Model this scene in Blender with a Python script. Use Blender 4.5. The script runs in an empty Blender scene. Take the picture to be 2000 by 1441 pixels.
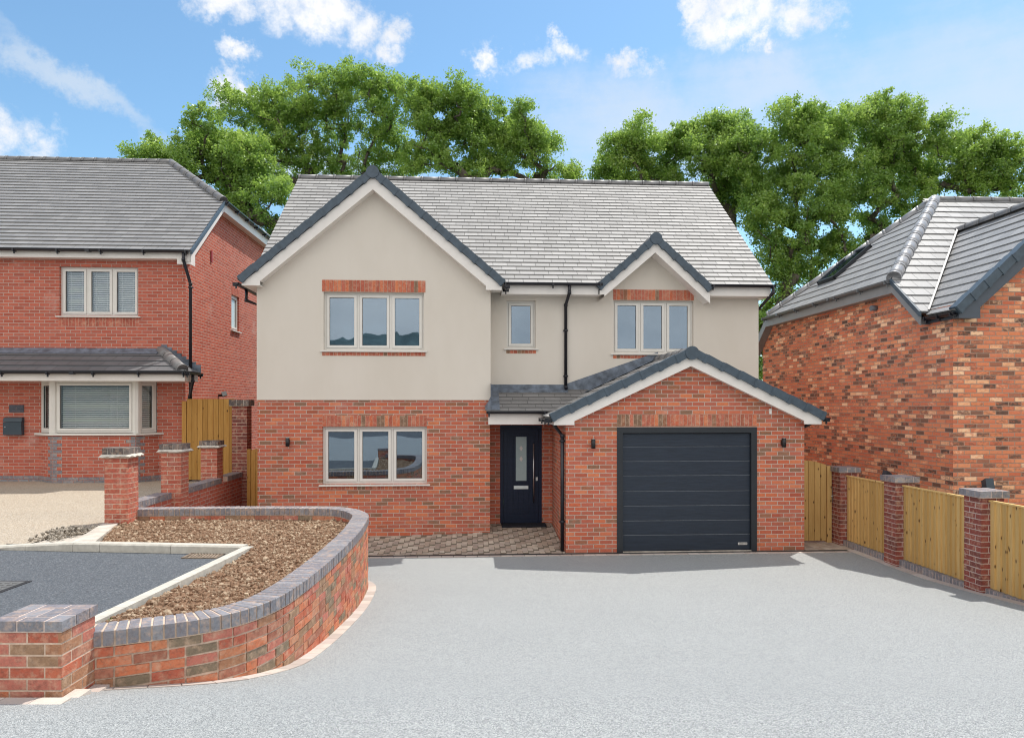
import bpy, math, random
import numpy as np
from mathutils import Vector, noise as mnoise

random.seed(7)
RNG = np.random.default_rng(11)
SC = bpy.context.scene
COL = SC.collection

# ------------------------------------------------------------------ survey of the site
F, CX, HY, CZ = 1370.0, 1000.0, 793.0, 2.625      # lens, centre, horizon and eye height recovered from the photo
RT = math.atan(0.058)                             # the houses stand turned this much
RC, RS = math.cos(RT), math.sin(RT)
Y0 = 12.484                                       # garage front line

def W(p):                                         # plot frame (u along the fronts, v back, z up) -> world
    u, v, z = p
    return (u * RC - v * RS, u * RS + v * RC + Y0, z)

def toH(X, Y):
    return (X * RC + (Y - Y0) * RS, -X * RS + (Y - Y0) * RC)

def px(x, y, v):                                  # sight line meets the vertical plane v -> (u, z)
    dx = (x - CX) / F
    Y = (v + Y0 * RC) / (RC - dx * RS)
    return toH(dx * Y, Y)[0], CZ + (HY - y) / F * Y

def pu(x, y, u):                                  # sight line meets the vertical plane u -> (v, z)
    dx = (x - CX) / F
    Y = (u + Y0 * RS) / (dx * RC + RS)
    return toH(dx * Y, Y)[1], CZ + (HY - y) / F * Y

def pw(x, y, z):                                  # sight line meets the level z -> world X, Y
    Y = F * (CZ - z) / (y - HY)
    return (x - CX) / F * Y, Y

def hgt(Y):                                       # the drive climbs from the garage to the street
    pts = [(-60, .86), (3.6, .855), (4.1, .83), (4.46, .775), (5.15, .60), (6.0, .43), (6.74, .345), (8.2, .19), (9.57, .075), (10.6, .01), (11.3, 0), (60, 0)]
    for (a, za), (b, zb) in zip(pts, pts[1:]):
        if a <= Y <= b:
            return za + (zb - za) * (Y - a) / (b - a)
    return 0

# ------------------------------------------------------------------ object helpers
def tag(o, label=None, cat=None, group=None, kind=None):
    if label: o['label'] = label
    if cat: o['category'] = cat
    if group: o['group'] = group
    if kind: o['kind'] = kind
    return o

def empty(name, loc, label=None, cat=None, group=None, kind=None):
    o = bpy.data.objects.new(name, None)
    o.location = loc
    o.empty_display_size = .2
    COL.objects.link(o)
    return tag(o, label, cat, group, kind)

def gloc(o):
    v = Vector(o.location)
    while o.parent:
        o = o.parent
        v += Vector(o.location)
    return v

I3 = lambda p: p

class MB:
    def __init__(s, xf=I3):
        s.xf, s.v, s.f, s.uv, s.m, s.r, s.sm = xf, [], [], [], [], [], []

    def face(s, pts, uv=None, m=0, r=0.0, smooth=False):
        n = len(s.v)
        if uv is None:
            a, b, c = (Vector(p) for p in pts[:3])
            nn = (b - a).cross(c - a)
            ax = max(range(3), key=lambda i: abs(nn[i]))
            uv = [((p[1], p[2]), (p[0], p[2]), (p[0], p[1]))[ax] for p in pts]
        s.v += [s.xf(p) for p in pts]
        s.f.append(tuple(range(n, n + len(pts))))
        s.uv += uv
        s.m.append(m); s.r.append(r); s.sm.append(smooth)

    def hexa(s, lo, hi, m=0, r=0.0, skip=()):     # two loops of four points
        qs = {'bot': lo[::-1], 'top': hi}
        for i in range(4):
            j = (i + 1) % 4
            qs[i] = [lo[i], lo[j], hi[j], hi[i]]
        for k, q in qs.items():
            if k not in skip:
                s.face(q, m=m, r=r)

    def box(s, a0, a1, b0, b1, c0, c1, m=0, r=0.0):
        s.hexa([(a0, b0, c0), (a1, b0, c0), (a1, b1, c0), (a0, b1, c0)],
               [(a0, b0, c1), (a1, b0, c1), (a1, b1, c1), (a0, b1, c1)], m, r)

    def obox(s, c, ax, ay, az, m=0, r=0.0):       # centre and three half vectors
        c, ax, ay, az = map(Vector, (c, ax, ay, az))
        q = [c - ax - ay, c + ax - ay, c + ax + ay, c - ax + ay]
        s.hexa([tuple(p - az) for p in q], [tuple(p + az) for p in q], m, r)

    def tube(s, pts, rad, n=8, m=0, r=0.0, caps=True, smooth=True):
        P = [Vector(p) for p in pts]
        R = rad if isinstance(rad, (list, tuple)) else [rad] * len(P)
        rings = []
        up = None
        for i, p in enumerate(P):
            t = (P[min(i + 1, len(P) - 1)] - P[max(i - 1, 0)])
            t = t.normalized() if t.length > 1e-9 else Vector((0, 0, 1))
            if up is None:
                up = Vector((0, 0, 1)) if abs(t.z) < .9 else Vector((1, 0, 0))
            x = up - t * up.dot(t)
            x = x.normalized() if x.length > 1e-6 else t.orthogonal().normalized()
            up = x
            y = t.cross(x)
            rings.append([tuple(p + (x * math.cos(2 * math.pi * k / n) + y * math.sin(2 * math.pi * k / n)) * R[i]) for k in range(n)])
        for A, B in zip(rings, rings[1:]):
            for k in range(n):
                j = (k + 1) % n
                s.face([A[k], A[j], B[j], B[k]], m=m, r=r, smooth=smooth)
        if caps:
            s.face(rings[0][::-1], m=m, r=r)
            s.face(rings[-1], m=m, r=r)

    def ext(s, poly, b0, b1, ax=1, m=0, r=0.0):   # prism: polygon in the two other axes, pulled along axis ax
        def mk(p, b):
            q = list(p); q.insert(ax, b); return tuple(q)
        s.face([mk(p, b0) for p in poly], m=m, r=r)
        s.face([mk(p, b1) for p in poly][::-1], m=m, r=r)
        for i in range(len(poly)):
            p, q = poly[i], poly[(i + 1) % len(poly)]
            s.face([mk(p, b0), mk(p, b1), mk(q, b1), mk(q, b0)], m=m, r=r)

    def build(s, name, mats, parent=None, smooth=False):
        off = gloc(parent) if parent else Vector((0, 0, 0))
        me = bpy.data.meshes.new(name)
        V = np.array(s.v, dtype=np.float64).reshape(-1, 3)
        loc = Vector((0, 0, 0))
        if not parent and len(V):
            loc = Vector(((V[:, 0].min() + V[:, 0].max()) / 2, (V[:, 1].min() + V[:, 1].max()) / 2, V[:, 2].min()))
            off = loc
        V = V - np.array(off)
        me.from_pydata([tuple(p) for p in V], [], s.f)
        ul = me.uv_layers.new(name='UVMap')
        ul.data.foreach_set('uv', np.array(s.uv, dtype=np.float32).ravel())
        me.polygons.foreach_set('material_index', np.array(s.m, dtype=np.int32))
        me.polygons.foreach_set('use_smooth', np.array([a or smooth for a in s.sm], dtype=bool))
        at = me.attributes.new('rnd', 'FLOAT', 'FACE')
        at.data.foreach_set('value', np.array(s.r, dtype=np.float32))
        for m in (mats if isinstance(mats, (list, tuple)) else [mats]):
            me.materials.append(m)
        if any(s.sm) or smooth:                   # weld so that round things shade round
            import bmesh
            bm = bmesh.new(); bm.from_mesh(me)
            bmesh.ops.remove_doubles(bm, verts=bm.verts, dist=1e-5)
            bm.to_mesh(me); bm.free()
        me.update()
        o = bpy.data.objects.new(name, me)
        COL.objects.link(o)
        if parent: o.parent = parent
        o.location = loc
        return o

def H(): return MB(W)

# ------------------------------------------------------------------ materials
class NT:
    def __init__(s, name):
        s.mat = bpy.data.materials.new(name)
        s.mat.use_nodes = True
        s.n, s.l = s.mat.node_tree.nodes, s.mat.node_tree.links
        s.b = s.n['Principled BSDF']
        s.out = s.n['Material Output']

    def put(s, sock, v):
        if isinstance(v, bpy.types.NodeSocket): s.l.new(v, sock)
        elif v is not None: sock.default_value = v

    def node(s, t, **kw):
        nd = s.n.new(t)
        for k, v in kw.items(): setattr(nd, k, v)
        return nd

    def math(s, op, a, b=None, c=None, clamp=False):
        nd = s.node('ShaderNodeMath', operation=op, use_clamp=clamp)
        for i, v in enumerate((a, b, c)): s.put(nd.inputs[i], v)
        return nd.outputs[0]

    def uv(s): return s.node('ShaderNodeUVMap', uv_map='UVMap').outputs[0]
    def pos(s): return s.node('ShaderNodeNewGeometry').outputs['Position']
    def objco(s): return s.node('ShaderNodeTexCoord').outputs['Object']
    def sep(s, v):
        nd = s.node('ShaderNodeSeparateXYZ'); s.put(nd.inputs[0], v); return nd.outputs
    def comb(s, x, y, z=0.0):
        nd = s.node('ShaderNodeCombineXYZ')
        for i, v in enumerate((x, y, z)): s.put(nd.inputs[i], v)
        return nd.outputs[0]
    def scale(s, v, k):
        nd = s.node('ShaderNodeVectorMath', operation='MULTIPLY')
        s.put(nd.inputs[0], v); nd.inputs[1].default_value = k if isinstance(k, (tuple, list)) else (k, k, k)
        return nd.outputs[0]
    def noise(s, v, sc, det=3.0, rough=.55, col=False):
        nd = s.node('ShaderNodeTexNoise')
        s.put(nd.inputs['Vector'], v)
        nd.inputs['Scale'].default_value = sc; nd.inputs['Detail'].default_value = det; nd.inputs['Roughness'].default_value = rough
        return nd.outputs['Color' if col else 'Fac']
    def voro(s, v, sc, out='Color', feat='F1'):
        nd = s.node('ShaderNodeTexVoronoi', feature=feat)
        s.put(nd.inputs['Vector'], v); nd.inputs['Scale'].default_value = sc
        return nd.outputs[out]
    def white(s, v):
        nd = s.node('ShaderNodeTexWhiteNoise', noise_dimensions='3D'); s.put(nd.inputs['Vector'], v); return nd.outputs['Value']
    def attr(s, name='rnd'):
        return s.node('ShaderNodeAttribute', attribute_name=name).outputs['Fac']
    def ramp(s, fac, stops, const=False):
        nd = s.node('ShaderNodeValToRGB')
        cr = nd.color_ramp
        cr.interpolation = 'CONSTANT' if const else 'LINEAR'
        while len(cr.elements) < len(stops): cr.elements.new(.5)
        for e, (p, c) in zip(cr.elements, stops):
            e.position = p; e.color = (*c, 1) if len(c) == 3 else c
        s.put(nd.inputs[0], fac)
        return nd.outputs[0]
    def mix(s, fac, a, b, mode='MIX'):
        nd = s.node('ShaderNodeMix', data_type='RGBA', blend_type=mode)
        s.put(nd.inputs['Factor'], fac)
        for k, v in ((6, a), (7, b)):
            s.put(nd.inputs[k], (*v, 1) if isinstance(v, tuple) and len(v) == 3 else v)
        return nd.outputs[2]
    def sstep(s, v, a, b):
        nd = s.node('ShaderNodeMapRange', interpolation_type='SMOOTHSTEP')
        s.put(nd.inputs[0], v); nd.inputs[1].default_value = a; nd.inputs[2].default_value = b
        return nd.outputs[0]
    def rng(s, v, a, b, c, d):
        nd = s.node('ShaderNodeMapRange')
        s.put(nd.inputs[0], v)
        for i, q in enumerate((a, b, c, d)): nd.inputs[1 + i].default_value = q
        return nd.outputs[0]
    def bump(s, h, dist, strength=1.0):
        nd = s.node('ShaderNodeBump'); s.put(nd.inputs['Height'], h)
        nd.inputs['Distance'].default_value = dist; nd.inputs['Strength'].default_value = strength
        s.l.new(nd.outputs[0], s.b.inputs['Normal'])
    def done(s, col=None, rough=.6, spec=.3, metal=0.0):
        if col is not None: s.put(s.b.inputs['Base Color'], (*col, 1) if isinstance(col, tuple) and len(col) == 3 else col)
        s.put(s.b.inputs['Roughness'], rough); s.put(s.b.inputs['Specular IOR Level'], spec); s.put(s.b.inputs['Metallic'], metal)
        return s.mat

def plain(name, col, rough=.5, spec=.4, metal=0.0, var=.12, sc=6.0, bump=.0):
    t = NT(name)
    n = t.noise(t.objco(), sc, 4)
    c = t.mix(t.rng(n, .3, .7, 0, 1), tuple(x * (1 - var) for x in col), tuple(min(1, x * (1 + var)) for x in col))
    if bump: t.bump(t.noise(t.objco(), 90, 4), bump)
    return t.done(c, rough, spec, metal)

def even(cols):
    return [(i / len(cols), c) for i, c in enumerate(cols)]

RED = even([(0.518, 0.118, 0.057), (0.433, 0.094, 0.050), (0.605, 0.155, 0.067), (0.490, 0.137, 0.084), (0.374, 0.099, 0.053), (0.662, 0.193, 0.081),
            (0.476, 0.104, 0.059), (0.546, 0.156, 0.093), (0.289, 0.119, 0.061), (0.446, 0.110, 0.066), (0.576, 0.128, 0.055), (0.207, 0.120, 0.071), (0.505, 0.124, 0.073), (0.417, 0.086, 0.047)])
SOFT = even([(0.509, 0.107, 0.062), (0.434, 0.088, 0.053), (0.554, 0.134, 0.081), (0.464, 0.110, 0.069), (0.390, 0.082, 0.051), (0.524, 0.121, 0.074), (0.479, 0.099, 0.062)])
MULTI = even([(0.826, 0.250, 0.115), (0.773, 0.218, 0.109), (0.936, 0.352, 0.173), (0.718, 0.186, 0.095), (0.190, 0.097, 0.064), (0.845, 0.273, 0.134), (1.087, 0.573, 0.316), (0.789, 0.227, 0.114),
              (0.118, 0.072, 0.055), (0.900, 0.306, 0.148), (0.434, 0.160, 0.093), (0.826, 0.242, 0.120), (1.200, 0.729, 0.447), (0.754, 0.202, 0.100), (0.881, 0.289, 0.135), (0.255, 0.120, 0.077)])
BLUE = even([(0.201, 0.219, 0.254), (0.166, 0.184, 0.219), (0.236, 0.254, 0.289), (0.184, 0.193, 0.228)])
RUSTIC = even([(0.501, 0.125, 0.063), (0.378, 0.176, 0.092), (0.577, 0.170, 0.076), (0.304, 0.182, 0.106), (0.528, 0.217, 0.115), (0.451, 0.101, 0.056), (0.198, 0.156, 0.103), (0.552, 0.194, 0.091), (0.416, 0.155, 0.097), (0.339, 0.116, 0.070), (0.503, 0.157, 0.114)])

def brick_mat(name, stops, mortar, bloom=.25, pitch=.225, mottle=.35):
    t = NT(name)
    o = t.sep(t.uv())
    wob = t.noise(t.uv(), 22, 3)
    w = t.math('MULTIPLY', t.math('SUBTRACT', wob, .5), .006)
    a = t.math('ADD', o[0], w)
    b = t.math('ADD', o[1], w)
    row = t.math('FLOOR', t.math('DIVIDE', b, .075))
    sh = t.math('MULTIPLY', t.math('FLOORED_MODULO', row, 2.0), .5)
    cu = t.math('ADD', t.math('DIVIDE', a, pitch), sh)
    col = t.math('FLOOR', cu)
    fu = t.math('MULTIPLY', t.math('ABSOLUTE', t.math('SUBTRACT', t.math('SUBTRACT', cu, col), .5)), pitch)
    fv = t.math('MULTIPLY', t.math('ABSOLUTE', t.math('SUBTRACT', t.math('SUBTRACT', t.math('DIVIDE', b, .075), row), .5)), .075)
    mask = t.math('MAXIMUM', t.sstep(fu, pitch / 2 - .0085, pitch / 2 - .0048), t.sstep(fv, .0292, .0332))
    rnd = t.white(t.comb(col, row, 3.0))
    rnd2 = t.white(t.comb(col, row, 9.0))
    c = t.ramp(rnd, stops, True)
    c = t.mix(t.math('MULTIPLY', t.sstep(t.noise(t.scale(t.uv(), (1, 1.8, 1)), 13, 4, .65), .46, .60), mottle), c, t.ramp(t.white(t.comb(col, row, 21.0)), stops, True))
    grain = t.noise(t.uv(), 60, 5, .7)
    c = t.mix(t.rng(grain, .3, .75, 0, .30), c, t.mix(.5, c, (.58, .34, .26)))
    c = t.mix(t.rng(t.noise(t.uv(), 26, 4, .65), .50, .78, 0, .45), c, t.mix(.5, c, (.08, .04, .035)))
    c = t.mix(t.math('MULTIPLY', rnd2, .14), c, (.55, .29, .23))
    blo = t.math('MULTIPLY', t.sstep(t.noise(t.uv(), 1.3, 6, .68), .56, .78), bloom)
    c = t.mix(blo, c, (.62, .50, .45))
    mc = t.mix(t.noise(t.uv(), 35, 3), tuple(x * .82 for x in mortar), tuple(min(1, x * 1.12) for x in mortar))
    c = t.mix(mask, c, mc)
    hgt_ = t.math('ADD', t.math('MULTIPLY', t.math('SUBTRACT', 1.0, mask), 1.0), t.math('MULTIPLY', grain, .35))
    t.bump(hgt_, .006)
    return t.done(c, .85, .2)

def unit_mat(name, stops, bloom=.12, rough=.8, spec=.25):       # bricks modelled one by one
    t = NT(name)
    c = t.ramp(t.attr(), stops, True)
    p = t.pos()
    g = t.noise(p, 70, 5, .7)
    c = t.mix(t.rng(g, .3, .75, 0, .4), c, t.mix(.5, c, (.55, .38, .30)))
    c = t.mix(t.rng(t.noise(p, 30, 5, .7), .47, .68, 0, .7), c, t.mix(.62, c, (.10, .065, .05)))
    c = t.mix(t.rng(t.noise(p, 13, 5, .7), .49, .68, 0, .75), c, t.mix(.7, c, (.64, .43, .30)))
    c = t.mix(t.math('MULTIPLY', t.sstep(t.noise(p, 5, 6, .7), .55, .8), bloom), c, (.66, .55, .50))
    t.bump(t.math('ADD', g, t.noise(p, 18, 2)), .004)
    return t.done(c, rough, spec)

def tile_mat(name, base, rough=.42, spec=.45):
    t = NT(name)
    o = t.sep(t.uv())
    cx_ = t.math('FLOOR', o[0]); cy = t.math('FLOOR', t.math('ADD', o[1], .001))
    r = t.white(t.comb(cx_, cy, 1.0))
    d = t.math('ABSOLUTE', t.math('SUBTRACT', t.math('SUBTRACT', o[0], cx_), .5))
    joint = t.sstep(d, .482, .496)
    c = t.mix(r, tuple(x * .86 for x in base), tuple(x * 1.14 for x in base))
    n = t.noise(t.pos(), 3.0, 6, .65)
    c = t.mix(t.rng(n, .35, .7, 0, .30), c, tuple(x * .62 for x in base))
    c = t.mix(t.rng(t.noise(t.pos(), 45, 3), .4, .8, 0, .25), c, tuple(x * 1.45 for x in base))
    c = t.mix(joint, c, (.03, .03, .032))
    t.bump(t.math('SUBTRACT', t.math('MULTIPLY', t.noise(t.pos(), 60, 4), .4), joint), .004)
    return t.done(c, rough, spec)

def wood_mat(name, a, b, knots=True):
    t = NT(name)
    p = t.objco(); r = t.attr()
    off = t.node('ShaderNodeVectorMath', operation='ADD')
    t.put(off.inputs[0], p); t.put(off.inputs[1], t.comb(t.math('MULTIPLY', r, 37.0), t.math('MULTIPLY', r, 11.0), t.math('MULTIPLY', r, 23.0)))
    q = off.outputs[0]
    g = t.noise(t.scale(q, (40, 40, 2.2)), 1.0, 5, .62)
    c = t.mix(t.rng(g, .3, .7, 0, 1), a, b)
    c = t.mix(t.math('MULTIPLY', r, .55), c, tuple(x * .68 for x in a))
    if knots:
        k = t.voro(t.scale(q, (9.0, 9.0, 5.0)), 1.0, 'Distance')
        c = t.mix(t.math('SUBTRACT', 1.0, t.sstep(k, .08, .19)), c, (.10, .045, .018))
    t.bump(g, .003)
    return t.done(c, .75, .2)

M = {}
M['brick'] = brick_mat('brick_red_stock', RED, (.58, .44, .37), .48)
M['brick_soft'] = brick_mat('brick_red_plain', SOFT, (.56, .40, .34), .45)
M['brick_multi'] = brick_mat('brick_multi', MULTI, (.52, .35, .27), .30, mottle=.55)
M['u_red'] = unit_mat('brick_unit_red', RED)
M['u_soft'] = unit_mat('brick_unit_plain', SOFT, .3)
M['u_rustic'] = unit_mat('brick_unit_rustic', RUSTIC, .2)
M['u_deep'] = unit_mat('brick_unit_deep', even([(.27, .045, .035), (.23, .038, .030), (.30, .055, .038), (.17, .036, .032), (.26, .05, .04)]), .05)
M['u_blue'] = unit_mat('brick_unit_blue', BLUE, .06, .5, .45)
M['u_bloom'] = unit_mat('brick_unit_blue_stained', even([(.10, .10, .105), (.075, .075, .08), (.16, .15, .145), (.09, .088, .09)]), .85, .8, .2)
M['mortar'] = plain('mortar', (.60, .46, .36), .9, .1, var=.18, sc=30, bump=.003)
M['mortar_grey'] = plain('mortar_pale', (.56, .52, .46), .9, .1, var=.25, sc=25, bump=.004)
M['mortar_w'] = plain('mortar_light', (.58, .47, .42), .9, .1, var=.15, sc=30, bump=.003)
M['render'] = (lambda t: (t.bump(t.noise(t.pos(), 130, 4, .7), .0025), t.done(
    t.mix(t.rng(t.noise(t.scale(t.pos(), (1, 1, .45)), .9, 6, .6), .35, .7, 0, 1), (.650, .594, .522), (.700, .646, .578)), .92, .1))[1])(NT('cream_render'))
M['tile'] = tile_mat('roof_tile_grey', (.365, .357, .348), .62, .15)
M['tile_r'] = tile_mat('roof_tile_light_grey', (.29, .288, .288), .48, .35)
M['tile_mid'] = tile_mat('roof_tile_mid_grey', (.275, .268, .262))
M['tile_dark'] = tile_mat('roof_tile_slate', (.135, .138, .145), .45, .45)
M['tile_brown'] = tile_mat('roof_tile_weathered', (.215, .208, .205), .6, .3)
M['ridge'] = plain('ridge_tile', (.19, .185, .185), .5, .4, sc=9)
M['ridge_pale'] = plain('hip_tile', (.30, .30, .31), .32, .6, sc=9)
M['verge'] = plain('dry_verge', (.058, .084, .112), .45, .5, var=.2, sc=10)
M['white'] = plain('white_board', (.80, .76, .72), .45, .4, var=.03)
M['frame'] = plain('window_frame_cream', (.72, .695, .65), .4, .4, var=.03)
M['grey_sheen'] = plain('grey_board_sheen', (.26, .262, .27), .4, .5, var=.05)  # the grey board again, its side sheen put into a paler colour
M['grey_board'] = plain('grey_board', (.085, .10, .125), .45, .4, var=.05)
M['pvc'] = plain('black_pvc', (.012, .012, .018), .3, .5, var=.1)
M['lead'] = plain('lead_flashing', (.125, .150, .19), .45, .5, var=.5, sc=7, bump=.004)
M['steel'] = plain('brushed_steel', (.55, .55, .54), .3, .5, 1.0, var=.05)
M['black'] = plain('black_metal', (.012, .012, .014), .4, .5)
M['anth'] = plain('anthracite_frame', (.022, .026, .032), .5, .4, var=.1)
M['post'] = plain('letterbox_paint', (.035, .055, .075), .4, .5, var=.1)
M['slate'] = plain('slate_plaque', (.075, .080, .10), .6, .3, var=.25, sc=20)
M['white_mark'] = plain('white_lettering', (.62, .60, .58), .5, .3)
M['kerb'] = plain('concrete_kerb', (.52, .49, .43), .85, .2, var=.14, sc=12, bump=.003)
M['slab'] = plain('pale_concrete', (.50, .45, .39), .9, .15, var=.25, sc=6, bump=.004)
M['mat'] = plain('coir_mat', (.028, .03, .038), .95, .05, var=.3, sc=60, bump=.006)
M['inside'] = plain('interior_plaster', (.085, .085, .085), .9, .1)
M['blind'] = plain('blind_slat', (.80, .78, .74), .55, .3, var=.03)

def door_mat(name, col, spec=.5):
    t = NT(name)
    g = t.noise(t.scale(t.objco(), (1.6, 1.6, 26)), 2.2, 6, .68)
    c = t.mix(t.rng(g, .35, .7, 0, 1), tuple(x * .80 for x in col), tuple(x * 1.25 for x in col))
    t.bump(g, .0022)
    return t.done(c, .42, spec)
M['garage'] = door_mat('garage_door_woodgrain', (.019, .028, .045), .40)
M['door'] = door_mat('front_door_navy', (.010, .018, .044), .25)

def glass_mat(name, refl, tint):
    t = NT(name)
    tr = t.node('ShaderNodeBsdfTransparent'); tr.inputs[0].default_value = (*tint, 1)
    gl = t.node('ShaderNodeBsdfGlossy'); gl.inputs['Roughness'].default_value = .012
    gl.inputs['Color'].default_value = (.72, .86, 1.0, 1)
    bp = t.node('ShaderNodeBump'); bp.inputs['Distance'].default_value = .004; bp.inputs['Strength'].default_value = .5
    t.put(bp.inputs['Height'], t.noise(t.objco(), 1.5, 1)); t.l.new(bp.outputs[0], gl.inputs['Normal'])
    mx = t.node('ShaderNodeMixShader'); mx.inputs[0].default_value = refl
    t.l.new(tr.outputs[0], mx.inputs[1]); t.l.new(gl.outputs[0], mx.inputs[2])
    t.l.new(mx.outputs[0], t.out.inputs['Surface'])
    return t.mat
M['glass'] = glass_mat('window_glass', .27, (.55, .60, .62))
M['glass_b'] = glass_mat('window_glass_clear', .08, (.93, .95, .95))
M['pale_glass'] = plain('obscured_glass', (.52, .58, .58), .15, .6, var=.05)
M['frost'] = (lambda t: t.done(t.mix(t.noise(t.objco(), 14, 3), (.30, .40, .41), (.40, .50, .51)), .25, .5))(NT('frosted_glass'))

def gravel_mat(name, cols, sc, rough=.75, spec=.35, patch=.08):
    t = NT(name)
    p = t.pos()
    v = t.sep(t.voro(p, sc, 'Color'))[0]
    v2 = t.sep(t.voro(p, sc * 2.3, 'Color'))[1]
    m = t.math('ADD', t.math('MULTIPLY', v, .72), t.math('MULTIPLY', v2, .28))
    c = t.ramp(m, cols)
    big = t.noise(p, .7, 5, .6)
    c = t.mix(t.rng(big, .3, .7, 0, patch), c, (.10, .11, .12))
    d = t.voro(p, sc, 'Distance')
    c = t.mix(t.rng(d, .45, .9, 0, .5), c, (.05, .055, .06))
    t.bump(t.math('SUBTRACT', 1.0, d), .006, .8)
    return t.done(c, rough, spec)
M['resin'] = gravel_mat('resin_bound_gravel', [(0, (.16, .171, .174)), (.3, (.29, .304, .307)), (.55, (.39, .407, .408)), (.8, (.495, .51, .507)), (1, (.68, .68, .67))], 165, patch=.07)
M['asphalt'] = gravel_mat('road_asphalt', [(0, (.045, .051, .060)), (.4, (.087, .097, .112)), (.75, (.132, .144, .16)), (1, (.25, .262, .28))], 85, .8, .35, .25)
M['beige'] = gravel_mat('buff_resin_gravel', [(0, (.32, .24, .17)), (.4, (.44, .37, .28)), (.8, (.55, .475, .38)), (1, (.68, .61, .53))], 70)

def soil_mat():
    t = NT('dry_soil')
    p = t.pos(); r = t.attr()
    c = t.ramp(t.noise(p, 14, 6, .7), [(.25, (.135, .077, .046)), (.5, (.24, .145, .092)), (.75, (.34, .222, .15))])
    c = t.mix(t.math('MULTIPLY', t.math('POWER', r, 3.0), .95), c, (.58, .46, .33))
    t.bump(t.noise(p, 60, 5, .7), .01)
    return t.done(c, .95, .1)
M['soil'] = soil_mat()
M['rubble'] = plain('mortar_rubble', (.34, .30, .25), .95, .1, var=.5, sc=12, bump=.01)

def grass_mat():
    t = NT('rough_grass')
    n = t.noise(t.pos(), 1.2, 7, .7)
    return t.done(t.mix(n, (.03, .055, .015), (.07, .10, .03)), .9, .1)
M['grass'] = grass_mat()
M['block'] = (lambda t: (t.bump(t.noise(t.pos(), 80, 4), .004), t.done(t.mix(t.rng(t.noise(t.pos(), 9, 5, .7), .35, .7, 0, .5),
    t.ramp(t.attr(), even([(.42, .33, .26), (.50, .41, .33), (.36, .28, .23), (.46, .38, .32), (.54, .46, .38), (.40, .33, .28)]), True), (.20, .165, .14)), .85, .2))[1])(NT('paving_block'))
M['edging'] = (lambda t: (t.bump(t.noise(t.pos(), 70, 4), .003), t.done(t.mix(t.rng(t.noise(t.pos(), 7, 5, .7), .35, .7, 0, .45),
    t.ramp(t.attr(), even([(.50, .43, .39), (.56, .50, .46), (.45, .385, .345), (.58, .51, .45)]), True), (.38, .32, .28)), .85, .2))[1])(NT('edging_block'))
M['fence_wood'] = wood_mat('fence_softwood', (.60, .375, .135), (.78, .55, .24))
M['gate_wood'] = wood_mat('gate_softwood', (.54, .33, .115), (.68, .45, .18))
M['old_wood'] = wood_mat('gate_stained', (.44, .22, .052), (.58, .33, .10))

def leaf_mat(name, a, b, c3):
    t = NT(name)
    r = t.attr()
    col = t.ramp(r, [(0, a), (.5, b), (1, c3)])
    df = t.node('ShaderNodeBsdfDiffuse'); t.put(df.inputs[0], col)
    tl = t.node('ShaderNodeBsdfTranslucent'); t.put(tl.inputs[0], t.mix(.4, col, (.50, .68, .12)))
    gs = t.node('ShaderNodeBsdfGlossy'); gs.inputs['Roughness'].default_value = .38; gs.inputs[0].default_value = (.8, .9, .8, 1)
    m1 = t.node('ShaderNodeMixShader'); m1.inputs[0].default_value = .56
    t.l.new(df.outputs[0], m1.inputs[1]); t.l.new(tl.outputs[0], m1.inputs[2])
    m2 = t.node('ShaderNodeMixShader'); m2.inputs[0].default_value = .05
    t.l.new(m1.outputs[0], m2.inputs[1]); t.l.new(gs.outputs[0], m2.inputs[2])
    t.l.new(m2.outputs[0], t.out.inputs['Surface'])
    return t.mat
M['leaf'] = leaf_mat('ash_leaf', (.125, .245, .052), (.265, .415, .085), (.46, .57, .14))
M['leaf2'] = leaf_mat('ash_leaf_deep', (.115, .235, .052), (.25, .40, .085), (.43, .55, .13))
M['bark'] = plain('bark', (.12, .105, .085), .95, .1, var=.4, sc=8, bump=.02)
# ------------------------------------------------------------------ building helpers
def clip(poly, k, lo=None, hi=None):              # keep lo <= p[k] <= hi (convex)
    def half(P, s, c):
        out = []
        for i in range(len(P)):
            a, b = P[i], P[(i + 1) % len(P)]
            da, db = s * (a[k] - c), s * (b[k] - c)
            if da >= 0: out.append(a)
            if (da > 0 > db) or (da < 0 < db):
                t = da / (da - db)
                out.append(tuple(x + (y - x) * t for x, y in zip(a, b)))
        return out
    if lo is not None: poly = half(poly, 1, lo)
    if poly and hi is not None: poly = half(poly, -1, hi)
    return poly

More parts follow.
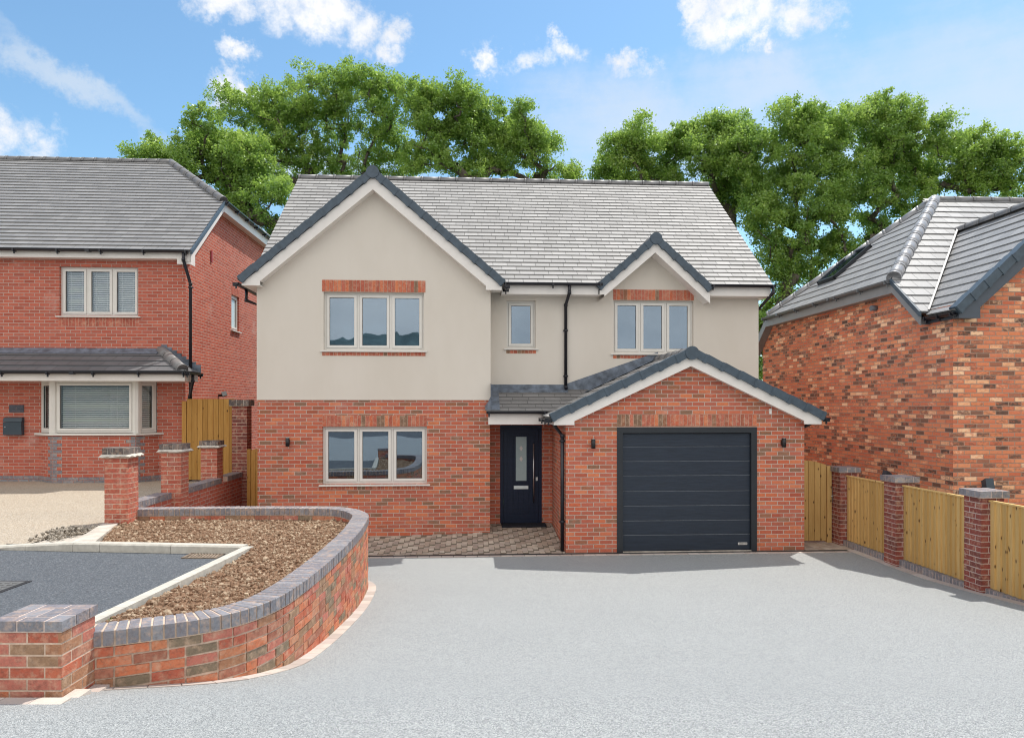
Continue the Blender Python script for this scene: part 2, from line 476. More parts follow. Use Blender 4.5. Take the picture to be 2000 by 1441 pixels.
def tiles(mb, O, A, B, polys, gauge, width=.3, t=.020, seed=0, base=True):
    """courses of tiles laid on a pitched plane: O origin, A along the eaves, B up the slope"""
    O, A, B = Vector(O), Vector(A).normalized(), Vector(B).normalized()
    N = A.cross(B)
    if N.z < 0: N = -N
    rr = random.Random(seed)
    top = max(p[1] for q in polys for p in q)
    sh = {}
    for poly in polys:
        if base:
            mb.face([tuple(O + A * a + B * b - N * .03) for a, b in poly][::-1], m=0)
        k = 0
        while k * gauge < top - 1e-4:
            b0, b1 = k * gauge, (k + 1) * gauge
            q = clip(poly, 1, b0, b1)
            if k not in sh: sh[k] = (k % 2) * .5 + rr.uniform(-.22, .22)
            if len(q) >= 3:
                def at(a, b, extra=0.0):
                    return tuple(O + A * a + B * b + N * (t * (1 - (b - b0) / gauge) + .002 + extra))
                jit = rr.uniform(-.0015, .0015)
                uv = [(a / width + sh[k], k + .02 + .96 * (b - b0) / gauge) for a, b in q]
                mb.face([at(a, b, jit) for a, b in q], uv, 0)
                for i in range(len(q)):
                    p, r_ = q[i], q[(i + 1) % len(q)]
                    if abs(p[1] - b0) < 1e-5 and abs(r_[1] - b0) < 1e-5:
                        lo = [tuple(O + A * p[0] + B * b0 - N * .004), tuple(O + A * r_[0] + B * b0 - N * .004)]
                        mb.face([lo[0], lo[1], at(*r_, jit), at(*p, jit)], [(p[0] / width + sh[k], k + .02), (r_[0] / width + sh[k], k + .02)] * 2, 0)
            k += 1

def sheet(mb, fn, a0, a1, z0, z1, holes=(), rev=None, m=0):
    """rectangular wall with openings; fn(a, z, d) gives the point d behind the face"""
    As = sorted({a0, a1, *[h[i] for h in holes for i in (0, 1)]})
    Zs = sorted({z0, z1, *[h[i] for h in holes for i in (2, 3)]})
    As = [a for a in As if a0 <= a <= a1]; Zs = [z for z in Zs if z0 <= z <= z1]
    for x0, x1 in zip(As, As[1:]):
        for y0, y1 in zip(Zs, Zs[1:]):
            cx_, cy = (x0 + x1) / 2, (y0 + y1) / 2
            if any(h[0] < cx_ < h[1] and h[2] < cy < h[3] for h in holes): continue
            q = [(x0, y0), (x1, y0), (x1, y1), (x0, y1)]
            mb.face([fn(a, z, 0) for a, z in q], q, m)
    for h in holes:
        d = rev or .1
        for (p, q) in (((h[0], h[2]), (h[0], h[3])), ((h[0], h[3]), (h[1], h[3])), ((h[1], h[3]), (h[1], h[2])), ((h[1], h[2]), (h[0], h[2]))):
            mb.face([fn(*p, 0), fn(*q, 0), fn(*q, d), fn(*p, d)],
                    [(p[0], p[1]), (q[0], q[1]), (q[0] + (d if p[0] == q[0] else 0), q[1] + (d if p[1] == q[1] else 0)), (p[0] + (d if p[0] == q[0] else 0), p[1] + (d if p[1] == q[1] else 0))], m)

def front(v): return lambda a, z, d: (a, v + d, z)
def side(u, s=1): return lambda a, z, d: (u + s * d, a, z)

def soldier(mb, fn, a0, a1, z0, z1, proud=.004, m=0, mm=1, pitch=.0745):
    n = max(2, round((a1 - a0) / pitch)); w = (a1 - a0) / n
    for i in range(n):
        x0, x1 = a0 + i * w + .004, a0 + (i + 1) * w - .004
        j = random.uniform(-.0015, .0015)
        q = [(x0, z0 + .003), (x1, z0 + .003), (x1, z1 - .003), (x0, z1 - .003)]
        mb.hexa([fn(a, z, .02) for a, z in q], [fn(a, z, -proud + j) for a, z in q], m, random.random(), skip=('bot',))
    q = [(a0, z0), (a1, z0), (a1, z1), (a0, z1)]
    mb.face([fn(a, z, -.0012) for a, z in q], m=mm)

def lerp(a, b, t): return tuple(x + (y - x) * t for x, y in zip(a, b))

def window(house, name, fn, a0, a1, z0, z1, lights=3, label=None, room=True, glass='glass', sill=True, blinds=False, vents=(0, 2), opening=(), fw=.042, sw=.052, setback=.075):
    """casement window; the frame is the part, its panes, sill and blinds are sub-parts"""
    mb = H()
    D = setback
    def bar(x0, x1, y0, y1, d0, d1, m=0, b=mb):
        q = [(x0, y0), (x1, y0), (x1, y1), (x0, y1)]
        b.hexa([fn(a, z, d1) for a, z in q], [fn(a, z, d0) for a, z in q], m)
    bar(a0, a1, z1 - fw, z1, D, D + .07); bar(a0, a1, z0, z0 + fw, D, D + .07)
    bar(a0, a0 + fw, z0 + fw, z1 - fw, D, D + .07); bar(a1 - fw, a1, z0 + fw, z1 - fw, D, D + .07)
    ws = lights if isinstance(lights, (list, tuple)) else [1 / lights] * lights
    iw = a1 - a0 - 2 * fw - (len(ws) - 1) * fw
    x = a0 + fw
    cells = []
    for i, f in enumerate(ws):
        w = iw * f
        cells.append((x, x + w)); x += w
        if i < len(ws) - 1:
            bar(x, x + fw, z0 + fw, z1 - fw, D, D + .07); x += fw
    bm_out = []
    for i, (x0, x1) in enumerate(cells):
        g = .005
        sx0, sx1, sy0, sy1 = x0 + g, x1 - g, z0 + fw + g, z1 - fw - g
        d0 = D - .014
        for (p0, p1, q0, q1) in ((sx0, sx1, sy1 - sw, sy1), (sx0, sx1, sy0, sy0 + sw), (sx0, sx0 + sw, sy0 + sw, sy1 - sw), (sx1 - sw, sx1, sy0 + sw, sy1 - sw)):
            bar(p0, p1, q0, q1, d0, D + .055)
        # glazing bead and dark gasket
        for (p0, p1, q0, q1) in ((sx0 + sw, sx1 - sw, sy1 - sw - .007, sy1 - sw), (sx0 + sw, sx1 - sw, sy0 + sw, sy0 + sw + .007),
                                 (sx0 + sw, sx0 + sw + .007, sy0 + sw + .007, sy1 - sw - .007), (sx1 - sw - .007, sx1 - sw, sy0 + sw + .007, sy1 - sw - .007)):
            bar(p0, p1, q0, q1, D + .012, D + .03, 1)
        # shadow gap
        for (p0, p1, q0, q1) in ((x0, sx0, sy0, sy1), (sx1, x1, sy0, sy1), (x0, x1, sy1, z1 - fw), (x0, x1, z0 + fw, sy0)):
            bar(p0, p1, q0, q1, D + .03, D + .06, 1)
        if i in vents:
            bar(sx0 + .09, sx1 - .09, sy1 - .034, sy1 - .018, d0 - .008, d0, 0)
        bm_out.append((sx0 + sw, sx1 - sw, sy0 + sw, sy1 - sw))
    w = mb.build(name, [M['frame'], M['black']], house)
    if label: w['label'] = label
    for (x0, x1, y0, y1) in bm_out:
        pb = H()
        bar(x0, x1, y0, y1, D + .016, D + .022, 0, pb)
        pb.build('pane', M[glass], w)
    if sill:
        sb = H()
        lo = [fn(a0 - .06, z0 - .036, D), fn(a1 + .06, z0 - .036, D), fn(a1 + .06, z0 - .036, -.055), fn(a0 - .06, z0 - .036, -.055)]
        hi = [fn(a0 - .06, z0 - .001, D), fn(a1 + .06, z0 - .001, D), fn(a1 + .06, z0 - .012, -.055), fn(a0 - .06, z0 - .012, -.055)]
        sb.hexa(lo, hi)
        sb.build('sill', M['frame'], w)
    if blinds:
        for (x0, x1, y0, y1) in bm_out:
            bb = H()
            z = y0 + .01
            while z < y1:
                q = [(x0 + .004, z), (x1 - .004, z)]
                a, b = fn(q[0][0], z, D + .075), fn(q[1][0], z, D + .075)
                c, d = fn(q[1][0], z + .032, D + .108), fn(q[0][0], z + .032, D + .108)
                up = (0, 0, .002)
                lo = [a, b, c, d]
                bb.hexa(lo, [tuple(p[i] + up[i] for i in range(3)) for p in lo])
                z += blinds
            for fx in (.2, .8):
                xx = x0 + (x1 - x0) * fx
                bb.hexa([fn(xx - .003, y0, D + .07), fn(xx + .003, y0, D + .07), fn(xx + .003, y0, D + .073), fn(xx - .003, y0, D + .073)],
                        [fn(xx - .003, y1, D + .07), fn(xx + .003, y1, D + .07), fn(xx + .003, y1, D + .073), fn(xx - .003, y1, D + .073)])
            bb.build('blind', M['blind'], w)
    if not room: return w
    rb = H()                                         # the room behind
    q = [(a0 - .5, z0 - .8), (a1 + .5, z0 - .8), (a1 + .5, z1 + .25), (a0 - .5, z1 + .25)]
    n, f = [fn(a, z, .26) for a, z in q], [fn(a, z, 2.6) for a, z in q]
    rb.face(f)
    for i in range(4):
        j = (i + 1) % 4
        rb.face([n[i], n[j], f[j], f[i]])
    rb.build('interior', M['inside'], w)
    return w

def gutter(mb, a, b, r=.056, m=0, every=.92):
    """half round gutter from a to b with brackets under it"""
    A, B = Vector(a), Vector(b)
    t = (B - A).normalized()
    x = Vector((0, 0, 1)).cross(t).normalized()
    prof = [(math.cos(k), math.sin(k)) for k in [math.pi + i * math.pi / 8 for i in range(9)]]
    P = [(c * r, s * r) for c, s in prof] + [(c * (r - .006), s * (r - .006)) for c, s in reversed(prof)]
    def ring(p): return [tuple(p + x * c + Vector((0, 0, s))) for c, s in P]
    r0, r1 = ring(A), ring(B)
    for i in range(len(P)):
        j = (i + 1) % len(P)
        mb.face([r0[i], r0[j], r1[j], r1[i]], m=m)
    mb.face(r0, m=m); mb.face(r1[::-1], m=m)
    L = (B - A).length
    n = max(1, int(L / every))
    for i in range(n + 1):
        p = A + t * min(L - .03, .05 + i * (L - .1) / max(n, 1))
        mb.obox(p + Vector((0, 0, -.035)), t * .016, x * (r + .006), Vector((0, 0, .034)), m)
        mb.obox(p + Vector((0, 0, -.085)), t * .014, x * .012, Vector((0, 0, .03)), m)
    k = 2.2
    while k < L:                                   # joint collars
        p = A + t * k
        mb.obox(p + Vector((0, 0, -.028)), t * .045, x * (r + .003), Vector((0, 0, .031)), m); k += 2.6

def downpipe(mb, pts, r=.034, clips=(), cl=(0, .05, 0)):
    P = [Vector(p) for p in pts]
    mb.tube([tuple(p) for p in P], r, 10)
    for p in P[1:-1]:
        mb.tube([tuple(p - Vector((0, 0, .03))), tuple(p + Vector((0, 0, .03)))], r + .006, 10)
    for z in clips:
        x, y = P[-1].x, P[-1].y
        mb.tube([(x, y, z - .02), (x, y, z + .02)], r + .008, 10)
        mb.box(x - .05, x + .05, y - .005, y + .06, z - .012, z + .012)

def ridge(mb, a, b, r=.105, seg=.45, m=0, drop=.55, end=False):
    """half round ridge or hip tiles from a to b, each lapping the last"""
    A, B = Vector(a), Vector(b)
    t = (B - A).normalized(); L = (B - A).length
    x = t.cross(Vector((0, 0, 1))).normalized(); y = x.cross(t).normalized()
    n = max(1, round(L / seg)); s = L / n
    ks = [math.radians(d) for d in range(-100, 101, 20)]
    def ring(p, rr): return [tuple(p + x * math.sin(k) * rr + y * (math.cos(k) * rr - r * drop)) for k in ks]
    for i in range(n):
        p, q = A + t * (i * s), A + t * ((i + 1) * s - .004)
        for (u_, w_, rr) in ((p, q, r), (p, p + t * .05, r + .008)):
            r0, r1 = ring(u_, rr + random.uniform(-.001, .001)), ring(w_, rr)
            for j in range(len(ks) - 1):
                mb.face([r0[j], r0[j + 1], r1[j + 1], r1[j]], m=m, smooth=True)
            mb.face(r0[::-1], m=m); mb.face(r1, m=m)

def verge(mb, ua, za, ue, ze, v, thick=.14, deep=.17, seg=.33, m=0):
    """dry verge caps stepping down one slope of a gable end; the line ua,za - ue,ze is their top"""
    A, B = Vector((ua, v, za)), Vector((ue, v, ze))
    t = (B - A).normalized(); L = (B - A).length
    n = Vector((-t.z, 0, t.x))
    if n.z < 0: n = -n
    k = round(L / seg); s = L / k
    for i in range(k):
        c = A + t * ((i + .5) * s)
        tt = (t * (s * .5 + .012) - n * .009)
        c = c - n * (thick / 2) + Vector((0, deep / 2 - .004, 0)) + n * .004
        mb.obox(c, tt, (0, deep / 2 + random.uniform(0, .003), 0), n * (thick / 2), m)
        mb.obox(c + t * (s * .5 - .03) - n * .008, t * .030 - n * .002, (0, deep / 2 + .010, 0), n * (thick / 2 + .007), m)

def line_z(p, q, u): return p[1] + (q[1] - p[1]) * (u - p[0]) / (q[0] - p[0])

# ================================================================== the new house in the middle
vG, vF, vR = 0.0, 1.4386, 2.122                    # garage front, gable front, recessed front
hroot = empty('detached_house', W((0.5, 2.0, 0)), 'detached new house with cream rendered gables over red brick and an attached single garage', 'house')

uL, uR = px(503, 780, vF)[0], px(957, 780, vF)[0]
uE = px(1480, 620, vR)[0]
gL, gR = px(1105, 1000, vG)[0], px(1571, 1000, vG)[0]
vB = 9.70
zBelt = px(730, 780, vF)[1]
zE = 5.15                                           # eaves
vE = 1.80                                           # eaves line
tanP = .836
vRidge = vE + 3.976
zRidge = zE + 3.976 * tanP

# gable one (big) and gable two (small), roof lines in the front plane
vV1 = vF - .24
a1 = px(728, 327, vV1); l1 = px(464, 541, vV1); r1 = px(987, 548, vV1)
vV2 = vE - .05
a2 = px(1281, 457, vV2); l2 = px(1165, 556, vV2); r2 = px(1392, 560, vV2)
vV0 = vG - .16
a0 = px(1351, 679, vV0); l0 = px(1074, 809, vV0); r0 = px(1613, 806, vV0)
print('gables', a1, l1, r1, a2, l2, r2, a0, l0, r0, 'walls', uL, uR, uE, gL, gR, zBelt, zRidge)

W1 = (px(632.2, 0, vF)[0], px(828.3, 0, vF)[0], px(730, 684, vF)[1], px(730, 571, vF)[1])
W2 = (px(629.6, 0, vF)[0], px(834, 0, vF)[0], px(730, 945, vF)[1], px(730, 833, vF)[1])
W3 = (px(989.5, 0, vR)[0], px(1046, 0, vR)[0], px(1017, 680, vR)[1], px(1017, 587, vR)[1])
W4 = (px(1198, 0, vR)[0], px(1354, 0, vR)[0], px(1276, 690, vR)[1], px(1276, 587, vR)[1])
DR = (px(976.8, 0, vR)[0], px(1058.5, 0, vR)[0], px(1017, 1025, vR)[1], px(1017, 830, vR)[1])
GD = (px(1205, 0, vG)[0], px(1478, 0, vG)[0], -.02, px(1340, 834, vG)[1])

# --- brick walls
b = H()
sheet(b, front(vF), uL, uR, -.3, zBelt, [W2], .11)
sheet(b, side(uL), vF, vB, -.3, zBelt)
sheet(b, side(uR, -1), vF, vR + .3, -.3, 3.2)
sheet(b, front(vR), uR, gR, -.3, 3.0, [DR], .09)
sheet(b, side(uE, -1), vR, vB, -.3, zBelt)
sheet(b, front(vB), uL, uE, -.3, zBelt)
b.build('brick_wall', M['brick'], hroot)
b = H()                                             # garage walls, gable included
zs = px(1340, 832, vG)[1]
sheet(b, front(vG), gL, gR, -.3, zs, [GD], .09)
gap = lambda u: (line_z(a0, l0, u) if u < a0[0] else line_z(a0, r0, u)) - .10
top = [(gL, zs), (gR, zs), (gR, gap(gR)), (a0[0], gap(a0[0])), (gL, gap(gL))]
b.face([(u, vG, z) for u, z in top], top)
sheet(b, side(gL), vG, vR + .2, -.3, gap(gL))
sheet(b, side(gR, -1), vG, vR, -.3, gap(gR))
b.build('garage_wall', M['brick'], hroot)

# --- render
b = H()
P = .012                                            # the render stands proud of the brick
zg = lambda u, a, l, r: (line_z(a, l, u) if u < a[0] else line_z(a, r, u)) - .12
zsq = zg(uL, a1, l1, r1)
sheet(b, front(vF - P), uL - P, uR + P, zBelt, min(zsq, zg(uR, a1, l1, r1)), [W1], .12)
zlo = min(zsq, zg(uR, a1, l1, r1))
tp = [(uL - P, zlo), (uR + P, zlo), (a1[0], a1[1] - .12)]
b.face([(u, vF - P, z) for u, z in tp], tp)
b.box(uL - P, uR + P, vF - P - .006, vF + .02, zBelt - .012, zBelt + .008)      # bell cast stop bead
sheet(b, side(uL - P), vF - P, vB, zBelt, zE + .1)
sheet(b, side(uR + P, -1), vF - P, vR + .2, 2.4, zE + .1)
sheet(b, front(vR - P), uR, uE + P, 2.45, zE - .1, [W3, W4], .12)
tp = [(l2[0] + .12, zE - .1), (r2[0] - .12, zE - .1), (a2[0], a2[1] - .16)]
b.face([(u, vR - P, z) for u, z in tp], tp)
sheet(b, side(uE + P, -1), vR - P, vB, zBelt, zE + .1)
mid = (vR + vB) / 2
for u in (uL - P, uE + P):                           # end gables under the main roof
    tp = [(vR - .1, zE + .1), (vB, zE + .1), (vRidge, zRidge - .12)]
    b.face([(u, v, z) for v, z in tp], tp)
sheet(b, front(vB), uL, uE, zBelt, zE + .1)
b.build('rendered_wall', M['render'], hroot)

# --- roofs
cosP = 1 / math.sqrt(1 + tanP ** 2)
Bm = (0, cosP, tanP * cosP)
uML = px(584, 348, vRidge)[0]; uMR = px(1383, 361, vRidge)[0]
print('main verge', uML, uMR)
bz = lambda z: (z - zE) / (tanP * cosP)              # height on the main slope -> distance up it
SL = bz(zRidge)
def vly(a, e):                                      # valley line of a gable with apex a and eaves end e, in main slope coordinates
    return (a[0], bz(a[1])), (e[0], max(0, bz(e[1])))
mr = H()
A1, L1 = vly(a1, l1); _, R1 = vly(a1, r1)
A2, L2 = vly(a2, l2); _, R2 = vly(a2, r2)
sl_l = (A1[1] - L1[1]) / (A1[0] - L1[0])
polys = [
    [(uML, max(0, L1[1] + sl_l * (uML - L1[0]))), (A1[0], A1[1] - .05), (A1[0], SL), (uML, SL)],
    [(A1[0], A1[1] - .05), (R1[0], 0), (R1[0], SL), (A1[0], SL)],
    [(R1[0], 0), (L2[0], 0), (L2[0], SL), (R1[0], SL)],
    [(L2[0], 0), (A2[0], A2[1] - .03), (A2[0], SL), (L2[0], SL)],
    [(A2[0], A2[1] - .03), (R2[0], 0), (R2[0], SL), (A2[0], SL)],
    [(R2[0], 0), (uMR, 0), (uMR, SL), (R2[0], SL)]]
tiles(mr, (0, vE - .04, zE - .033), (1, 0, 0), Bm, polys, SL / 30, .3, .021, 3)
bk = [(uML, 0), (uMR, 0), (uMR, SL), (uML, SL)]
tiles(mr, (0, 2 * vRidge - vE, zE), (1, 0, 0), (0, -cosP, tanP * cosP), [bk], SL / 15, .3, .017, 4)
ro = mr.build('roof', M['tile'], hroot)
rb = H()
ridge(rb, (uML, vRidge, zRidge + .03), (uMR, vRidge, zRidge + .03), .10, .45)
rb.build('ridge_tiles', M['ridge'], ro)
for u, s in ((uML, 1), (uMR, -1)):                   # undercloak along the two end verges
    vb = H()
    vb.hexa([(u, vE, zE - .09), (u + s * .05, vE, zE - .09), (u + s * .05, vE, zE + .0), (u, vE, zE + .0)],
            [(u, vRidge, zRidge - .10), (u + s * .05, vRidge, zRidge - .10), (u + s * .05, vRidge, zRidge), (u, vRidge, zRidge)])
    vb.build('verge_board', M['white'], ro)

def gable_roof(name, a, l, r, v0, vend, valley, gauge, mat, parent, seed):
    mb = H()
    for e in (l, r):
        s = 1 if e[0] < a[0] else -1
        du, dz = abs(a[0] - e[0]), a[1] - e[1]
        Lr = math.hypot(du, dz)
        B = (s * du / Lr, 0, dz / Lr)
        ve, va = (valley(e[1]) - v0, valley(a[1]) - v0)
        poly = [(0.0, 0), (ve, 0), (va, Lr), (0, Lr)]
        tiles(mb, (e[0], v0, e[1] - .055), (0, 1, 0), B, [poly], gauge, .3, .017, seed + (0 if s > 0 else 1))
    o = mb.build(name, mat, parent)
    rg = H()
    ridge(rg, (a[0], v0 - .01, a[1] - .03), (a[0], valley(a[1]) + .05, a[1] - .03), .115, .45, drop=.62)
    rg.build('ridge_tiles', M['ridge'], o)
    vg = H()
    for e in (l, r):
        verge(vg, a[0], a[1] + .005, e[0], e[1] + .005, v0 - .03)
    n = 14                                           # round block end ridge
    c = (a[0], a[1] - .095)
    n = 20
    ring = [(c[0] + .122 * math.cos(2 * math.pi * i / n), c[1] + .122 * math.sin(2 * math.pi * i / n)) for i in range(n)]
    vg.ext([(p[0], p[1]) for p in ring], v0 - .05, v0 + .06, 1)
    vg.build('verge_caps', M['verge'], o)
    return o

val_main = lambda z: vE + max(0.0, (z - zE)) / tanP + .06
gable_roof('gable_roof', a1, l1, r1, vV1, None, val_main, .30, M['tile'], hroot, 20)
gable_roof('small_gable_roof', a2, l2, r2, vV2, None, val_main, .30, M['tile'], hroot, 30)
gable_roof('garage_roof', a0, l0, r0, vV0, None, lambda z: vR - .02, .295, M['tile'], hroot, 40)

# --- barge boards and fascias
def barge(mb, a, e, v, drop, width, w_in, foot):
    """sloping board under the verge caps ending in a boxed foot; w_in is the wall face, foot the foot's bottom height"""
    du, dz = e[0] - a[0], e[1] - a[1]
    L = math.hypot(du, dz)
    k = L / abs(du)                                 # vertical measure of a perpendicular depth
    t0, t1 = drop * k, (drop + width) * k
    s = 1 if du > 0 else -1
    ee = e[0] - s * .07
    z = lambda u, q: line_z(a, e, u) - q
    mb.ext([(a[0], a[1] - t0), (w_in, z(w_in, t0)), (w_in, z(w_in, t1)), (a[0], a[1] - t1)], v, v + .02, 1)
    mb.ext([(w_in, z(w_in, t0)), (ee, z(ee, t0)), (ee, min(foot, z(ee, t0) - .01)), (w_in, foot)], v - .0025, v + .02, 1)
    return ee

bb = H()
f1 = px(700, 559, vV1)[1]
wl, wr = px(507, 545, vV1)[0], px(949, 545, vV1)[0]
el = barge(bb, a1, l1, vV1 + .02, .135, .185, wl, f1)
er = barge(bb, a1, r1, vV1 + .02, .135, .185, wr, px(960, 566, vV1)[1])
# soffit under the boards and boxed feet
for e, w, s in ((el, wl, 1), (er, wr, -1)):
    lo, hi = sorted((e, w))
    bb.box(lo + .001, hi - .001, vV1 + .041, vE + .8 if s > 0 else vE, f1, f1 + .015)
    bb.box(e if s > 0 else e - .02, e + .02 if s > 0 else e, vV1 + .041, vE + 3.5 if s > 0 else vE - .02, f1 + .016, l1[1] - .14)
for e in (l1, r1):
    s = 1 if e[0] > a1[0] else -1
    k = .32 * math.hypot(e[0] - a1[0], e[1] - a1[1]) / abs(e[0] - a1[0])
    w = wr if s > 0 else wl
    bb.face([(a1[0], vV1 + .04, a1[1] - k), (a1[0], vF, a1[1] - k), (w, vF, line_z(a1, e, w) - k), (w, vV1 + .04, line_z(a1, e, w) - k)])
bb.build('bargeboard', M['white'], hroot)
bb = H()
fz = px(1100, 575, vE)[1]
barge(bb, a2, l2, vV2 + .02, .13, .155, px(1180, 577, vE)[0], fz)
barge(bb, a2, r2, vV2 + .02, .13, .155, px(1386, 578, vE)[0], fz)
for e in (l2, r2):
    k = .285 * math.hypot(e[0] - a2[0], e[1] - a2[1]) / abs(e[0] - a2[0])
    w = e[0] + (.08 if e[0] < a2[0] else -.08)
    bb.face([(a2[0], vV2 + .04, a2[1] - k), (a2[0], vR, a2[1] - k), (w, vR, line_z(a2, e, w) - k), (w, vV2 + .04, line_z(a2, e, w) - k)])
bb.build('bargeboard', M['white'], hroot)
fb = H()
fz2 = fz + .012
uF0, uF1 = er + .02, uMR - .03
for x0, x1 in ((uF0, l2[0] + .05), (r2[0] - .05, uF1)):
    fb.box(x0, x1, vE + .012, vE + .032, fz2 - .012, zE - .03)
fb.box(uF0, l2[0] + .12, vE + .033, vR, fz2 - .010, fz2 + .004)        # soffit
fb.box(r2[0] - .12, uF1, vE + .033, vR, fz2 - .010, fz2 + .004)
fb.box(uF1 - .02, uF1, vE + .034, vB, fz2 - .012, zE + .0)            # boxed end on the right
fb.build('fascia', M['white'], hroot)

gf = px(1100, 830, vV0)[1]
bb = H()
barge(bb, a0, l0, vV0 + .02, .125, .17, px(1122, 818, vV0)[0], gf)
barge(bb, a0, r0, vV0 + .02, .125, .17, px(1572, 818, vV0)[0], px(1590, 828, vV0)[1])
for e in (l0, r0):
    s = 1 if e[0] > a0[0] else -1
    k = .29 * math.hypot(e[0] - a0[0], e[1] - a0[1]) / abs(e[0] - a0[0])
    w = gR if s > 0 else gL
    bb.face([(a0[0], vV0 + .04, a0[1] - k), (a0[0], vG, a0[1] - k), (w, vG, line_z(a0, e, w) - k), (w, vV0 + .04, line_z(a0, e, w) - k)])
    ee = e[0] - s * .07
    lo, hi = sorted((ee, w))
    bb.box(lo + .002, hi - .002, vV0 + .041, vR - .02, gf + .003, gf + .018)
    bb.box(min(ee, ee - s * .02), max(ee, ee - s * .02), vV0 + .041, vR - .02 if s > 0 else 1.18, gf + .019, e[1] - .11)
bb.build('bargeboard', M['white'], hroot)

# --- porch roof between gable and garage
vP = vF - .22
pl, pr_ = px(950, 806, vP)[0], l0[0] + 1.25
zP = px(1010, 804, vP)[1]
tp_ = .50
cP = 1 / math.sqrt(1 + tp_ ** 2)
run = vR - vP
mb = H()
Lp = run / cP
cut = l0[0] + .30
tiles(mb, (0, vP, zP), (1, 0, 0), (0, cP, tp_ * cP), [[(pl + .0, 0), (cut, 0), (pr_, Lp), (pl, Lp)]], Lp / 6.3, .33, .020, 9)
po = mb.build('porch_roof', M['tile_brown'], hroot)
pf = H()
pf.box(px(954, 820, vP)[0], l0[0] + .10, vP + .05, vP + .07, px(1010, 829, vP)[1], zP - .02)
pf.box(px(954, 820, vP)[0] + .01, l0[0] + .10, vP + .071, vR, px(1010, 829, vP)[1] + .003, px(1010, 829, vP)[1] + .015)
pf.box(px(954, 820, vP)[0], px(954, 820, vP)[0] + .02, vP + .071, vF, px(1010, 829, vP)[1] + .016, zP + .04)
pf.build('fascia', M['white'], po)
lf = H()                                            # lead: abutment, wrapped corner, stepped up the garage slope
zA = px(1050, 751, vR)[1]
lf.box(uR + .013, l0[0] + .62, vR - .022, vR - .013, zP + run * tp_ - .02, zA)
lf.hexa([(uR + .013, vR - .17, zP + (run - .17) * tp_ + .026), (l0[0] + .62, vR - .17, zP + (run - .17) * tp_ + .026), (l0[0] + .62, vR - .02, zP + run * tp_ + .02), (uR + .013, vR - .02, zP + run * tp_ + .02)],
        [(uR + .013, vR - .17, zP + (run - .17) * tp_ + .032), (l0[0] + .62, vR - .17, zP + (run - .17) * tp_ + .032), (l0[0] + .62, vR - .02, zP + run * tp_ + .03), (uR + .013, vR - .02, zP + run * tp_ + .03)])
lf.box(uR + .013, uR + .022, vP + .06, vR - .023, zP + .0, zA)         # against the gable's return
lf.hexa([(uR + .012, vP + .02, zP + .035), (uR + .19, vP + .02, zP + .035), (uR + .19, vR - .1, zP + (run - .1) * tp_ + .03), (uR + .012, vR - .1, zP + (run - .1) * tp_ + .03)],
        [(uR + .012, vP + .02, zP + .042), (uR + .19, vP + .02, zP + .042), (uR + .19, vR - .1, zP + (run - .1) * tp_ + .037), (uR + .012, vR - .1, zP + (run - .1) * tp_ + .037)])
lf.hexa([(pl - .02, vP + .03, zP + .030), (uR + .012, vP + .03, zP + .034), (uR + .012, vF - .014, zP + .16), (pl - .02, vF - .014, zP + .12)],
        [(pl - .02, vP + .03, zP + .036), (uR + .012, vP + .03, zP + .042), (uR + .012, vF - .014, zP + .30), (pl + .04, vF - .014, zP + .20)])
sl0 = (a0[1] - l0[1]) / (a0[0] - l0[0])
for e, s in ((l0, 1), (r0, -1)):
    q0 = l0[0] + .55 if s > 0 else r0[0] - .1
    if s < 0: continue
    za_, zb_ = l0[1] + sl0 * (q0 - l0[0]), a0[1]
    lf.hexa([(q0, vR - .024, za_ - .06), (a0[0], vR - .024, zb_ - .06), (a0[0], vR - .013, zb_ - .06), (q0, vR - .013, za_ - .06)],
            [(q0, vR - .024, max(za_ + .14, zA)), (a0[0], vR - .024, zb_ + .10), (a0[0], vR - .013, zb_ + .10), (q0, vR - .013, max(za_ + .14, zA))])
    lf.hexa([(q0, vR - .17, za_ - .025), (a0[0], vR - .17, zb_ - .025), (a0[0], vR - .02, zb_ - .025), (q0, vR - .02, za_ - .025)],
            [(q0, vR - .17, za_ - .015), (a0[0], vR - .17, zb_ - .015), (a0[0], vR - .02, zb_ - .015), (q0, vR - .02, za_ - .015)])
lf.build('lead_flashing', M['lead'], po)
gm = H(); gutter(gm, (pl, vP - .045, zP + .012), (l0[0] + .10, vP - .045, zP + .012), .054)
gm.build('gutter', M['pvc'], po)

# --- gutters and downpipes
gm = H()
gutter(gm, (r1[0] - .02, vE - .07, zE - .02), (l2[0] + .12, vE - .07, zE - .02)); gm.build('gutter', M['pvc'], hroot)
gm = H(); gutter(gm, (r2[0] - .05, vE - .07, zE - .02), (uMR + .02, vE - .07, zE - .02)); gm.build('gutter', M['pvc'], hroot)
gm = H(); gutter(gm, (l1[0] - .04, vV1 - .01, l1[1] - .10), (l1[0] - .04, vE + 3, l1[1] - .10), every=9); gm.build('gutter', M['pvc'], hroot)
gm = H(); gutter(gm, (r1[0] + .03, vV1 - .01, r1[1] - .08), (r1[0] + .03, vE - .12, r1[1] - .08), every=.3); gm.build('gutter', M['pvc'], hroot)
gm = H(); gutter(gm, (r0[0] + .03, vV0 - .01, r0[1] - .09), (r0[0] + .03, vR, r0[1] - .09)); gm.build('gutter', M['pvc'], hroot)
gm = H(); gutter(gm, (l0[0] - .02, vV0 - .01, l0[1] - .08), (l0[0] - .02, vP - .10, l0[1] - .08), every=.5); gm.build('gutter', M['pvc'], hroot)
dm = H()
ud = px(1107, 650, vR)[0]
